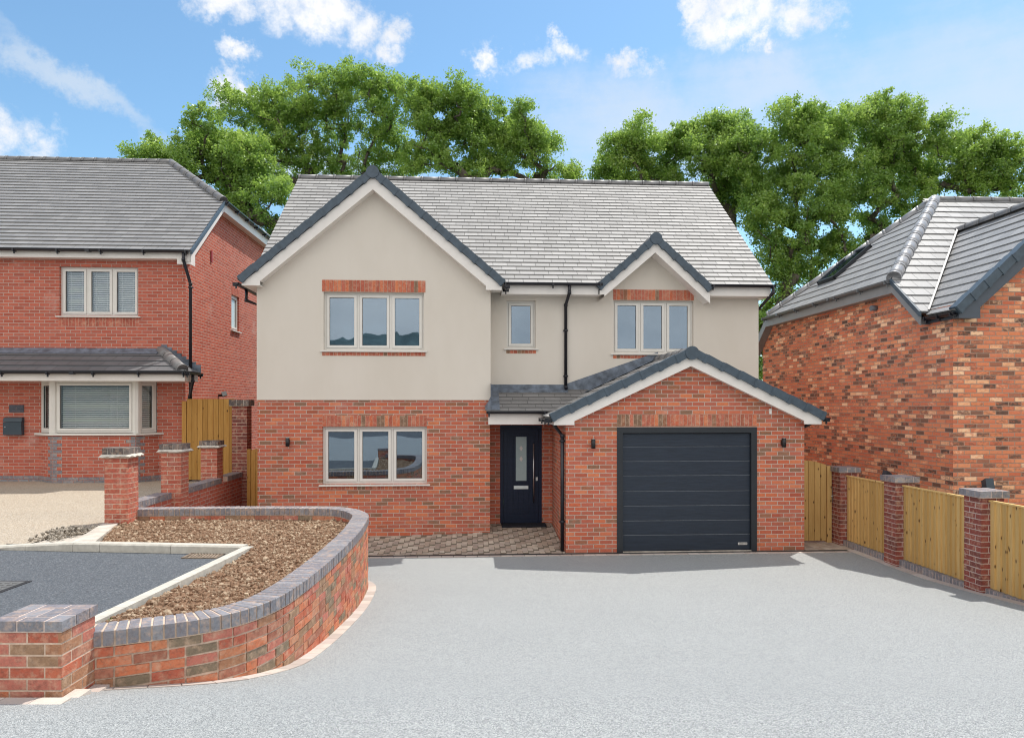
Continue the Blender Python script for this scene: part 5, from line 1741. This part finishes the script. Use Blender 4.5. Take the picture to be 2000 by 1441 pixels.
for z in (1.15, 1.85, zt - .2):
    k = H(); k.box(gu0 + .11, gu1 - .01, vg_ + .026, vg_ + .07, z, z + .1, 0, random.random()); k.build('rail', M['old_wood'], r)
vg2 = toH(-5.2, 14.9)[1]
g20, g21 = toH(-5.62, 14.9)[0], uL - .012
z2 = px(495, 868, vg2)[1]
r = empty('passage_gate', W(((g20 + g21) / 2, vg2, 0)), 'narrow brown wooden gate squeezed between the side wall and the rendered house', 'gate')
k = H(); boards(k, front(vg2), g20 + .08, g21, .03, lambda f: z2 - .12 + .14 * f, 5, .022, 4); k.build('boards', M['old_wood'], r)
k = H(); k.box(g20, g20 + .075, vg2 - .01, vg2 + .07, -.02, z2 - .1, 0, .8); k.build('post', M['old_wood'], r)
for z in (.3, 1.2):
    k = H(); k.box(g20 + .08, g21, vg2 + .026, vg2 + .06, z, z + .1, 0, random.random()); k.build('rail', M['old_wood'], r)
vg3 = vg2 + 2.4
r = empty('timber_fence', W((uL - .4, vg3, 0)), 'dark stained fence panel at the end of the narrow passage', 'fence')
k = H(); boards(k, front(vg3), uW + .02, uL - .012, .0, lambda f: px(495, 792, vg3)[1], 7, .022, 5); k.build('boards', M['old_wood'], r)

# fence on the right: piers, panels, dwarf wall --------------------------------
pvs = [toH(6.16, 13.22)[1], toH(6.28, 11.49)[1], toH(6.40, 9.57)[1], toH(6.52, 7.65)[1]]
labs = ['red brick fence pier with blue cap next to the wooden side gate', 'middle red brick fence pier with blue cap, between two fence panels', 'nearest red brick fence pier with blue cap, at the right edge', '']
for i, v in enumerate(pvs[:3]):
    org = W((FU, v, 0))[:2]
    r = empty('brick_pier', (org[0] + .16, org[1] + .16, .0), labs[i], 'brick pier', 'brick piers with blue brick caps')
    k = MB(); pier_faces(k, org, hx_, hy_, PS, PS, -.2, 1.372, 60 + i); k.build('pier_body', [M['u_deep'], M['mortar_w']], r)
    k = MB(); flat_cap(k, org, hx_, hy_, PS, PS, 1.382, .085, .045, 70 + i); k.build('pier_cap', [M['u_blue'], M['mortar_w']], r)
plab = ['feather edge fence panel nearest the side gate', 'middle feather edge fence panel between two brick piers', 'feather edge fence panel cut off by the right edge of the photo']
for i in range(3):
    v1, v0 = pvs[i] - .01, pvs[i + 1] + PS + .01
    if i == 2: v0 = pvs[3] - .2
    uP = FU + .125
    zb, zt = [.11, .125, .15][i], [1.325, 1.335, 1.345][i]
    r = empty('fence_panel', W((uP, (v0 + v1) / 2, zb)), plab[i], 'fence panel', 'fence panels along the drive')
    k = H(); boards(k, side(uP), v0 + .004, v1 - .004, zb, lambda f: zt - .022, round((v1 - v0) / .105), .012, 80 + i, feather=True); k.build('boards', M['fence_wood'], r)
    k = H(); k.box(uP - .03, uP + .022, v0 + .004, v1 - .004, zt - .021, zt, 0, .1); k.build('capping', M['fence_wood'], r)
    for z in (zb + .12, zb + .56, zb + 1.0):
        k = H(); k.box(uP + .0072, uP + .045, v0 + .004, v1 - .004, z, z + .06, 0, random.random()); k.build('rail', M['fence_wood'], r)
    r = empty('dwarf_wall', W((uP, (v0 + v1) / 2, -.1)), ['low blue brick dwarf wall under the fence panel by the side gate', 'low blue brick dwarf wall under the middle fence panel', 'low blue brick dwarf wall under the fence panel at the right edge'][i], 'wall', 'dwarf walls under the fence panels')
    k = H(); n = round((v1 - v0) / .0755)
    for j in range(n):
        a, c = v0 + (v1 - v0) * j / n + .0068, v0 + (v1 - v0) * (j + 1) / n - .0068
        k.box(uP - .075 + random.uniform(-.002, .002), uP + .14, a, c, zb - .108, zb - .004, 0, random.random())
    k.build('coping', M['u_blue'], r)
    k = H(); k.box(uP - .0725, uP + .13, v0, v1, -.3, zb - .009); k.build('mortar_joints', M['mortar_w'], r)
    k = H(); s = v0
    while s < v1:
        e = min(s + .225, v1)
        for z in (zb - .188, zb - .263): k.box(uP - .073, uP - .05, s + .005, e - .005, z, z + .065, 0, random.random())
        s = e
    k.build('brickwork', M['u_deep'], r)
# pale edging along the fence foot
k = H(); s = toH(6.6, 7.0)[1]
while s < -.24:
    Yw = W((FU, s, 0))[1]
    z = hgt(Yw)
    hid = any(v - .06 < s + .1 < v + PS + .02 for v in pvs)
    x0, x1 = FU - .10, FU + (.0 if hid else .045)
    if hid: x0, x1 = FU - .10, FU - .003
    k.hexa([(x0, s + .003, z - .05), (x1, s + .003, z - .05), (x1, s + .205, z - .05), (x0, s + .205, z - .05)], [(x0, s + .003, hgt(W((FU, s, 0))[1]) + .007), (x1, s + .003, hgt(W((FU, s, 0))[1]) + .007), (x1, s + .205, hgt(W((FU, s + .2, 0))[1]) + .007), (x0, s + .205, hgt(W((FU, s + .2, 0))[1]) + .007)], 0, random.random())
    s += .208
tag(k.build('fence_edging', M['edging']), kind='structure')
# side gate right of the garage
vg4 = toH(6.0, 13.5)[1]
q0, q1 = gR + .03, FU - .02
r = empty('side_gate', W(((q0 + q1) / 2, vg4, 0)), 'arched softwood side gate between the garage and the first fence pier', 'gate')
k = H(); boards(k, front(vg4), q0 + .02, q1 - .10, .04, lambda f: 1.475 + .11 * (1 - ((f - .36) / .70) ** 2), 6, .022, 12); k.build('boards', M['gate_wood'], r)
k = H(); k.box(q1 - .09, q1, vg4 - .01, vg4 + .08, -.02, 1.47, 0, .2); k.box(q0 - .02, q0 + .012, vg4 - .01, vg4 + .08, -.02, 1.50, 0, .6); k.build('post', M['gate_wood'], r)
for z in (.2, .75, 1.25):
    k = H(); k.box(q0 + .03, q1 - .11, vg4 + .026, vg4 + .06, z, z + .09, 0, random.random()); k.build('rail', M['gate_wood'], r)
k = H(); lx = px(1627.5, 960, vg4)[0]; k.box(lx - .025, lx + .025, vg4 - .014, vg4 - .004, px(1627, 978, vg4)[1], px(1627, 952, vg4)[1])
k.tube([(lx + .0, vg4 - .02, px(1627, 968, vg4)[1]), (lx - .0, vg4 - .05, px(1627, 968, vg4)[1]), (lx - .07, vg4 - .05, px(1627, 968, vg4)[1])], .008, 8); k.build('latch', M['steel'], r)

# ================================================================== soil bed, clods, rubble, weed
inner = [at(s, .15) for s in lin(.15, LEN - .1, 120)]
bed = [(kn[0] + .17, kn[1] + .1), *[(p.x, p.y) for p in inner], (-5.75, 10.35), (-5.75, 10.05), (kl[0] + .25, kl[1] + .17), (kl[0] + .1, kl[1] + .16), (kc[0] + .15, kc[1] + .15)]
def inside(x, y, P=bed):
    c = False
    for i in range(len(P)):
        (x1, y1), (x2, y2) = P[i], P[i - 1]
        if (y1 > y) != (y2 > y) and x < (x2 - x1) * (y - y1) / (y2 - y1) + x1: c = not c
    return c
def soilz(x, y):
    v = Vector((x, y, 0))
    return .893 + .030 * mnoise.noise(v * 1.1) + .028 * mnoise.noise(v * 4.3) + .022 * mnoise.noise(v * 11) + .012 * mnoise.noise(v * 27)
grid('soil_bed', lin(-6.4, -1.9, 150), lin(4.9, 11.0, 203), soilz, M['soil'], keep=lambda x, y: inside(x, y), smooth=True)

def lumps(name, mat, pts, sizes, kind='stuff', seed=1):
    import bmesh
    bm = bmesh.new(); bmesh.ops.create_icosphere(bm, subdivisions=1, radius=1)
    bm.verts.ensure_lookup_table()
    bv = np.array([v.co[:] for v in bm.verts]); bf = np.array([[v.index for v in f.verts] for f in bm.faces]); bm.free()
    g = np.random.default_rng(seed)
    V, Fc, R = [], [], []
    for i, (p, s) in enumerate(zip(pts, sizes)):
        q = bv * (1 + g.uniform(-.28, .28, (len(bv), 1))) * (s * g.uniform(.6, 1.25, 3))
        a = g.uniform(0, 6.28); c, s_ = math.cos(a), math.sin(a)
        q = q @ np.array([[c, -s_, 0], [s_, c, 0], [0, 0, 1]])
        V.append(q + np.array(p)); Fc.append(bf + i * len(bv)); R += [g.random()] * len(bf)
    V = np.concatenate(V); Fc = np.concatenate(Fc)
    ctr = np.array([V[:, 0].mean(), V[:, 1].mean(), V[:, 2].min()])
    me = bpy.data.meshes.new(name); me.from_pydata((V - ctr).tolist(), [], Fc.tolist())
    at_ = me.attributes.new('rnd', 'FLOAT', 'FACE'); at_.data.foreach_set('value', np.array(R, dtype=np.float32))
    me.materials.append(mat)
    o = bpy.data.objects.new(name, me); o.location = ctr; COL.objects.link(o)
    if kind: o['kind'] = kind
    return o
pts, sz = [], []
while len(pts) < 19000:
    x, y = random.uniform(-6.1, -1.9), random.uniform(4.9, 10.9)
    if inside(x, y):
        s = random.choice([.005, .006, .007, .008, .010, .012, .015, .022]) * random.uniform(.8, 1.2)
        pts.append((x, y, soilz(x, y) + s * .3)); sz.append(s)
lumps('soil_clods', M['soil'], pts, sz)
pts, sz = [], []
for i in range(420):
    t = random.random()
    x = -6.08 + t * .12 + random.gauss(0, .09); y = 9.15 + t * .95 + random.gauss(0, .08)
    s = random.uniform(.008, .026)
    pts.append((x, y, .885 + .10 * math.exp(-((t - .35) / .25) ** 2) * random.random() + s * .3)); sz.append(s)
o = lumps('rubble_heap', M['rubble'], pts, sz, 'stuff', 4)
tag(o, 'small heap of grey mortar rubble at the foot of the brick pier', 'rubble')
# a slab strip between the heap and the soil
sb = MB(); p, q = (kl[0] - .1, kl[1] + .13), (-5.95, 10.2)
sb.hexa([(p[0], p[1], .86), (p[0] + .28, p[1], .86), (q[0] + .22, q[1], .88), (q[0], q[1], .88)], [(p[0], p[1], .925), (p[0] + .28, p[1], .925), (q[0] + .22, q[1], .925), (q[0], q[1], .925)])
tag(sb.build('concrete_haunch', M['slab']), kind='structure')
wd = empty('weed', (*pw(216, 1213, .93), .92), 'tiny bright green weed sprouting from the soil beside the near pier', 'weed')
k = MB(); wx, wy = pw(216, 1213, .93)
for i in range(7):
    a = i * .9; h = random.uniform(.03, .075)
    k.face([(wx + .004 * math.cos(a + 1.6), wy + .004 * math.sin(a + 1.6), .90), (wx - .004 * math.cos(a + 1.6), wy - .004 * math.sin(a + 1.6), .90), (wx + .03 * math.cos(a), wy + .03 * math.sin(a), .90 + h)], r=.9)
k.build('leaves', plain('weed_green', (.14, .32, .03), .6, .3), wd)
# ================================================================== trees
def make_tree(label, blobs, depth, trunk_px, seed, mat, nleaf=46000, flat=.72, group='trees behind the houses', fork=.35, rmin=.26, rmax=.54):
    """blobs: crown masses as (x, y, radius) sighted in the photo, set at real distance and given depth"""
    g = np.random.default_rng(seed)
    sc = depth / F
    B = [np.array([(x - CX) * sc, depth + g.uniform(-1.0, 1.0), CZ + (HY - y) * sc, r * sc]) for x, y, r in blobs]
    tx = (trunk_px - CX) * sc
    base = np.array([tx, depth, -.45])
    clumps = []
    zlim = CZ + (HY - 275) * sc; thin = .26
    for b in B:
        n = int(max(6, (b[3] / 1.2) ** 2 * 32))
        for _ in range(n):
            if b[2] < zlim and g.random() < thin: continue
            d = g.normal(size=3); d /= np.linalg.norm(d)
            rr = b[3] * g.uniform(.2, 1.12) ** .5
            p = b[:3] + d * rr * np.array([1, .80, .92])
            clumps.append((*p, g.uniform(rmin, rmax)))
    C = np.array(clumps)
    zlow = C[:, 2].min()
    zf = base[2] + (C[:, 2].max() - base[2]) * fork
    # branches: every clump joins the nearest limb below it
    nodes = [base, np.array([tx + g.uniform(-.2, .2), depth, zf * .5]), np.array([tx + g.uniform(-.3, .3), depth, zf])]
    par = [-1, 0, 1]; load = [0.0, 0.0, 0.0]
    order = np.argsort(np.linalg.norm(C[:, :3] - nodes[2], axis=1))
    tips = []
    for i in order:
        p = C[i, :3]
        N_ = np.array(nodes)
        d = np.linalg.norm(N_ - p, axis=1) + .55 * np.maximum(0, N_[:, 2] - p[2] + .1)
        d[0] += 50; d[1] += 6
        j = int(np.argmin(d))
        q = nodes[j]
        m1 = q + (p - q) * .5 + np.array([0, 0, -.10 * np.linalg.norm(p - q)]) + g.normal(size=3) * .07 * np.linalg.norm(p - q)
        nodes.append(m1); par.append(j); nodes.append(p); par.append(len(nodes) - 2)
        load += [0.0, 1.0]; tips.append(len(nodes) - 1)
    for i in range(len(nodes) - 1, 0, -1):
        load[par[i]] += load[i]
    tot = load[0]
    root = empty('tree', tuple(base), label, 'tree', group)
    mb = MB()
    R0 = .25
    rad = [max(.012, R0 * (max(l, .25) / tot) ** .62) for l in load]
    for i in range(1, len(nodes)):
        a, b_ = nodes[par[i]], nodes[i]
        ra = min(rad[par[i]], rad[i] * 1.35)
        a = a - (b_ - a) / (np.linalg.norm(b_ - a) + 1e-6) * ra * .7
        mb.tube([tuple(a), tuple(b_)], [ra, rad[i]], 6 if rad[i] > .05 else 4, caps=False)
    mb.build('trunk', M['bark'], root, smooth=True)
    # leaves
    vol = C[:, 3] ** 2
    cnt = np.maximum(24, (nleaf * 1.75 * vol / vol.sum())).astype(int)
    P, rnd = [], []
    for (x, y, z, r), n in zip(C, cnt):
        # sprays: leaves gather on a few twigs
        k = max(4, n // 34)
        tw = g.normal(size=(k, 3)); tw /= np.linalg.norm(tw, axis=1)[:, None]
        tw *= r * g.uniform(.25, 1.0, (k, 1)) ** .6 * np.array([1.1, 1.1, flat])
        w = g.integers(0, k, n)
        off = tw[w] + g.normal(size=(n, 3)) * r * .215
        P.append(np.array([x, y, z]) + off)
        base_r = g.uniform(.18, .72)
        tr = g.uniform(-.16, .16, k)
        rnd.append(np.clip(base_r + tr[w] + g.normal(size=n) * .10, 0, 1))
    P = np.concatenate(P); rnd = np.concatenate(rnd); n = len(P)
    t = g.normal(size=(n, 3)); t[:, 2] -= .25; t /= np.linalg.norm(t, axis=1)[:, None]
    nrm = g.normal(size=(n, 3)) * .8 + np.array([0, 0, .75])
    s = np.cross(t, nrm); s /= np.linalg.norm(s, axis=1)[:, None] + 1e-9
    L = g.uniform(.060, .128, (n, 1)); Wd = L * g.uniform(.28, .44, (n, 1))
    nn = np.cross(s, t)
    v = np.stack([P - t * L * .5, P + s * Wd - t * L * .02 + nn * L * .05, P + t * L * .5, P - s * Wd - t * L * .02 + nn * L * .05], axis=1) - base
    me = bpy.data.meshes.new('foliage')
    me.vertices.add(n * 4); me.vertices.foreach_set('co', v.reshape(-1).astype(np.float32))
    me.loops.add(n * 4); me.loops.foreach_set('vertex_index', np.arange(n * 4, dtype=np.int32))
    me.polygons.add(n); me.polygons.foreach_set('loop_start', np.arange(0, n * 4, 4, dtype=np.int32))
    me.polygons.foreach_set('loop_total', np.full(n, 4, dtype=np.int32))
    at_ = me.attributes.new('rnd', 'FLOAT', 'FACE'); at_.data.foreach_set('value', rnd.astype(np.float32))
    me.materials.append(mat); me.update(calc_edges=True); me.validate()
    o = bpy.data.objects.new('crown', me); COL.objects.link(o); o.parent = root
    return root

make_tree('leafy tree showing above the hipped end of the left brick house', [(250, 308, 24), (285, 290, 28), (310, 305, 34), (345, 320, 40), (375, 310, 44), (390, 265, 42), (440, 370, 50), (480, 290, 48), (430, 300, 60), (410, 240, 34), (470, 330, 60), (500, 400, 55), (470, 410, 40), (540, 400, 40), (520, 450, 36)], 29.0, 500, 101, M['leaf2'], 42000)
make_tree('tall broad tree with the highest crown, rising behind the big rendered gable', [(475, 215, 45), (520, 195, 45), (560, 195, 55), (620, 190, 55), (680, 146, 32), (690, 195, 60), (520, 290, 50), (570, 330, 48), (500, 250, 45), (745, 180, 42), (770, 225, 55), (560, 255, 55), (640, 265, 60), (720, 280, 60), (610, 320, 45), (690, 335, 50), (790, 300, 50)], 33.0, 650, 102, M['leaf'], 60000)
make_tree('spreading tree with forked grey limbs behind the middle of the long roof', [(820, 195, 40), (850, 230, 50), (900, 215, 45), (945, 210, 40), (985, 235, 40), (1030, 255, 36), (1040, 290, 34), (1062, 270, 22), (1112, 330, 16), (1075, 322, 26), (880, 280, 55), (950, 275, 55), (1000, 310, 45), (1060, 335, 28), (1100, 340, 22), (840, 320, 45), (930, 335, 40)], 31.0, 900, 103, M['leaf'], 52000)
make_tree('rounded tree at the left of the right hand clump, above the end of the ridge', [(1180, 335, 22), (1195, 318, 28), (1218, 300, 36), (1250, 285, 36), (1235, 340, 36), (1300, 285, 42), (1345, 265, 40), (1400, 255, 36), (1440, 245, 32), (1300, 340, 45), (1370, 320, 48), (1430, 305, 45), (1420, 370, 45), (1460, 350, 45)], 31.0, 1420, 104, M['leaf'], 52000)
make_tree('big tree filling the gap between the long roof and the mottled brick house', [(1480, 300, 50), (1490, 262, 40), (1540, 244, 40), (1680, 340, 50), (1650, 480, 40), (1620, 520, 34), (1520, 420, 50), (1590, 245, 42), (1640, 235, 42), (1560, 310, 55), (1620, 310, 50), (1500, 360, 55), (1570, 390, 58), (1480, 440, 50), (1540, 470, 55), (1600, 450, 55), (1640, 390, 45), (1510, 540, 48), (1570, 530, 45), (1500, 600, 40), (1478, 670, 34), (1500, 720, 30)], 29.0, 1545, 105, M['leaf2'], 70000)
make_tree('broad tree on the right with an open crown above the hipped roof', [(1675, 226, 30), (1690, 250, 42), (1725, 236, 40), (1740, 430, 40), (1800, 320, 50), (1860, 310, 45), (1920, 335, 45), (1960, 310, 36), (1770, 260, 40), (1700, 300, 50), (1760, 320, 50), (1820, 275, 36), (1865, 265, 32), (1905, 285, 34), (1950, 295, 32), (1975, 340, 30), (1830, 340, 45), (1890, 350, 42), (1940, 370, 36), (1995, 390, 30), (1700, 380, 45), (1780, 385, 42), (1690, 450, 40), (2040, 370, 40), (2080, 330, 45)], 30.5, 1730, 106, M['leaf'], 62000)

# wooded hill on the far side of the street, seen only in the window panes
def hill():
    mb = MB(); n = 420
    for i in range(n):
        x0, x1 = -280 + 560 * i / n, -280 + 560 * (i + 1) / n
        for (y0, y1, k0, k1) in ((-130, -160, 0, .55), (-160, -220, .55, 1)):
            def z(x, k): return -.4 + k * 1.6 * (13.0 + 4.0 * math.sin(x * .031 + 1.9) + 1.6 * mnoise.noise(Vector((x * .11, k, 0))) + 1.5 * abs(mnoise.noise(Vector((x * .55, k, 3)))) + .8 * mnoise.noise(Vector((x * 1.3, k, 7))))
            mb.face([(x0, y0, z(x0, k0)), (x1, y0, z(x1, k0)), (x1, y1, z(x1, k1)), (x0, y1, z(x0, k1))], smooth=True)
    return mb.build('hills', plain('hazy_woodland', (.10, .145, .15), .95, .05, var=.25, sc=.08))  # distance haze put into the woodland's bluish colour
tag(hill(), kind='structure')

# ================================================================== sky, sun, camera
SUN_EL, SUN_AZ = math.radians(61.5), math.atan2(.345, .385)      # from straight behind the house towards the right
w = bpy.data.worlds.new('World'); SC.world = w
w.use_nodes = True
class WT(NT):
    def __init__(s): s.n, s.l = w.node_tree.nodes, w.node_tree.links
t = WT()
bg = t.n['Background']
sky = t.node('ShaderNodeTexSky', sky_type='NISHITA', sun_disc=False, sun_elevation=SUN_EL, sun_rotation=SUN_AZ)
sky.altitude = 0; sky.air_density = 1.0; sky.dust_density = .4; sky.ozone_density = 2.0
d = t.node('ShaderNodeTexCoord').outputs['Generated']
dx, dy, dz = t.sep(d)
def dirv(x, y):
    v = Vector(((x - CX) / F, 1, (HY - y) / F)).normalized(); return tuple(v)
warp = t.node('ShaderNodeVectorMath', operation='ADD')
ws = t.node('ShaderNodeVectorMath', operation='MULTIPLY_ADD')
t.put(ws.inputs[0], t.noise(d, 13, 8, .66, col=True)); ws.inputs[1].default_value = (.12, .12, .12); ws.inputs[2].default_value = (-.06, -.06, -.06)
t.put(warp.inputs[0], d); t.put(warp.inputs[1], ws.outputs[0])
dw = warp.outputs[0]
def blob(x, y, r, sq=1.0, tilt=0.0):
    """one puff at a compass bearing and height, r in the photo's pixels"""
    s = t.node('ShaderNodeVectorMath', operation='SUBTRACT'); t.put(s.inputs[0], dw); s.inputs[1].default_value = dirv(x, y)
    o = s.outputs[0]
    if sq != 1.0 or tilt:
        m = t.node('ShaderNodeMapping', vector_type='TEXTURE'); m.inputs['Rotation'].default_value = (0, tilt, 0); m.inputs['Scale'].default_value = (sq, sq, 1)
        t.put(m.inputs['Vector'], o); o = m.outputs[0]
    l = t.node('ShaderNodeVectorMath', operation='LENGTH'); t.put(l.inputs[0], o)
    return t.math('SUBTRACT', 1.0, t.math('DIVIDE', l.outputs['Value'], r / F))
def union(bl):
    m = None
    for q in bl:
        m = q if m is None else t.math('SMOOTH_MAX', m, q, .12)
    return m
puffs = union([blob(x, y, r, s) for x, y, r, s in [
    (430, -12, 42, 1.8), (560, 0, 52, 1.4), (640, 22, 54, 1.2), (700, 58, 47, 1.2), (765, 92, 30, 1.8),
    (440, 165, 36, 1.1), (455, 112, 21, 1.8), (480, 175, 26, 1.4), (20, 275, 58, 1.0), (-30, 270, 75, 1),
    (955, 120, 26, 1.8), (1030, 118, 32, 1.6), (1100, 108, 36, 1.3), (1075, 66, 27, 1.0), (1230, 138, 30, 1.7), (1205, 122, 20, 1.4),
    (1350, 20, 32, 1.2), (1420, 18, 64, 1.2), (1500, 24, 68, 1.0), (1480, 80, 34, 1.0), (1555, 32, 56, 1.2), (1510, 112, 17, 1.7)]])
fine = t.noise(d, 24, 10, .66)
dens = t.math('ADD', t.math('MULTIPLY', puffs, 1.0), t.math('MULTIPLY', t.math('SUBTRACT', fine, .5), 1.9))
dens = t.sstep(dens, -.02, .92)
# high thin streaks
str_n = t.noise(t.scale(d, (3, 3, 22)), 1.0, 7, .6)
thin = union([blob(x, y, r, s, ti) for x, y, r, s, ti in [(1250, 255, 115, 3.2, .05), (1750, 235, 140, 2.4, .25), (1950, 180, 150, 2.0, .3), (150, 165, 32, 6.5, .62), (600, 330, 60, 5, 0), (1500, 180, 70, 3, .2)]])
thin = t.math('MULTIPLY', t.sstep(t.math('ADD', thin, t.math('MULTIPLY', t.math('SUBTRACT', str_n, .5), .9)), -.03, .95), .64)
# clouds added behind the viewer, brightened and warmed to fill the shaded fronts
fill_cloud_n = t.noise(t.scale(d, (1, 1, 2.2)), 2.6, 9, .6)
fill_cloud = t.math('MULTIPLY', t.sstep(fill_cloud_n, .30, .50), t.sstep(dy, .10, -.25))
a1_ = t.math('MAXIMUM', dens, thin)
SKYK = 1.0
base = t.mix(1.0, sky.outputs[0], (.60, .725, .715), 'MULTIPLY')
c = t.mix(thin, base, (2.9, 3.2, 3.55))
body = t.noise(dw, 7, 6, .6)
c = t.mix(dens, c, t.mix(t.rng(body, .35, .62, 0, 1), (3.25, 3.4, 3.65), (4.15, 4.15, 4.2)))
c = t.mix(fill_cloud, c, t.mix(t.rng(fill_cloud_n, .42, .75, 0, 1), (7.2, 6.9, 6.5), (3.0, 3.05, 3.1)))
c = t.mix(t.math('MULTIPLY', t.math('MULTIPLY', fill_cloud, t.sstep(dz, .30, .06)), .5), c, (2.9, 3.2, 3.6))
t.l.new(c, bg.inputs['Color'])
bg.inputs['Strength'].default_value = .15

sl_ = bpy.data.lights.new('sun', 'SUN'); sl_.energy = 2.6; sl_.angle = math.radians(.53); sl_.color = (1.0, .955, .88)
so = bpy.data.objects.new('sun', sl_); COL.objects.link(so)
sd = Vector((math.cos(SUN_EL) * math.sin(SUN_AZ), math.cos(SUN_EL) * math.cos(SUN_AZ), math.sin(SUN_EL)))
so.rotation_euler = sd.to_track_quat('Z', 'Y').to_euler()
so.location = sd * 60

cam = bpy.data.cameras.new('camera'); cam.sensor_width = 36; cam.lens = 36 * F / 2000
cam.shift_y = (HY - 720.5) / 2000; cam.clip_end = 3000; cam.clip_start = .05
co = bpy.data.objects.new('camera', cam); COL.objects.link(co)
co.location = (0, 0, CZ); co.rotation_euler = (math.pi / 2, 0, 0)
SC.camera = co
SC.view_settings.view_transform = 'Standard'; SC.view_settings.look = 'None'; SC.view_settings.gamma = 1.0
SC.view_settings.exposure = .80
SC.render.engine = 'CYCLES'
SC.cycles.max_bounces = 8; SC.cycles.transparent_max_bounces = 16
SC.cycles.use_denoising = True
SC.cycles.filter_width = 1.1
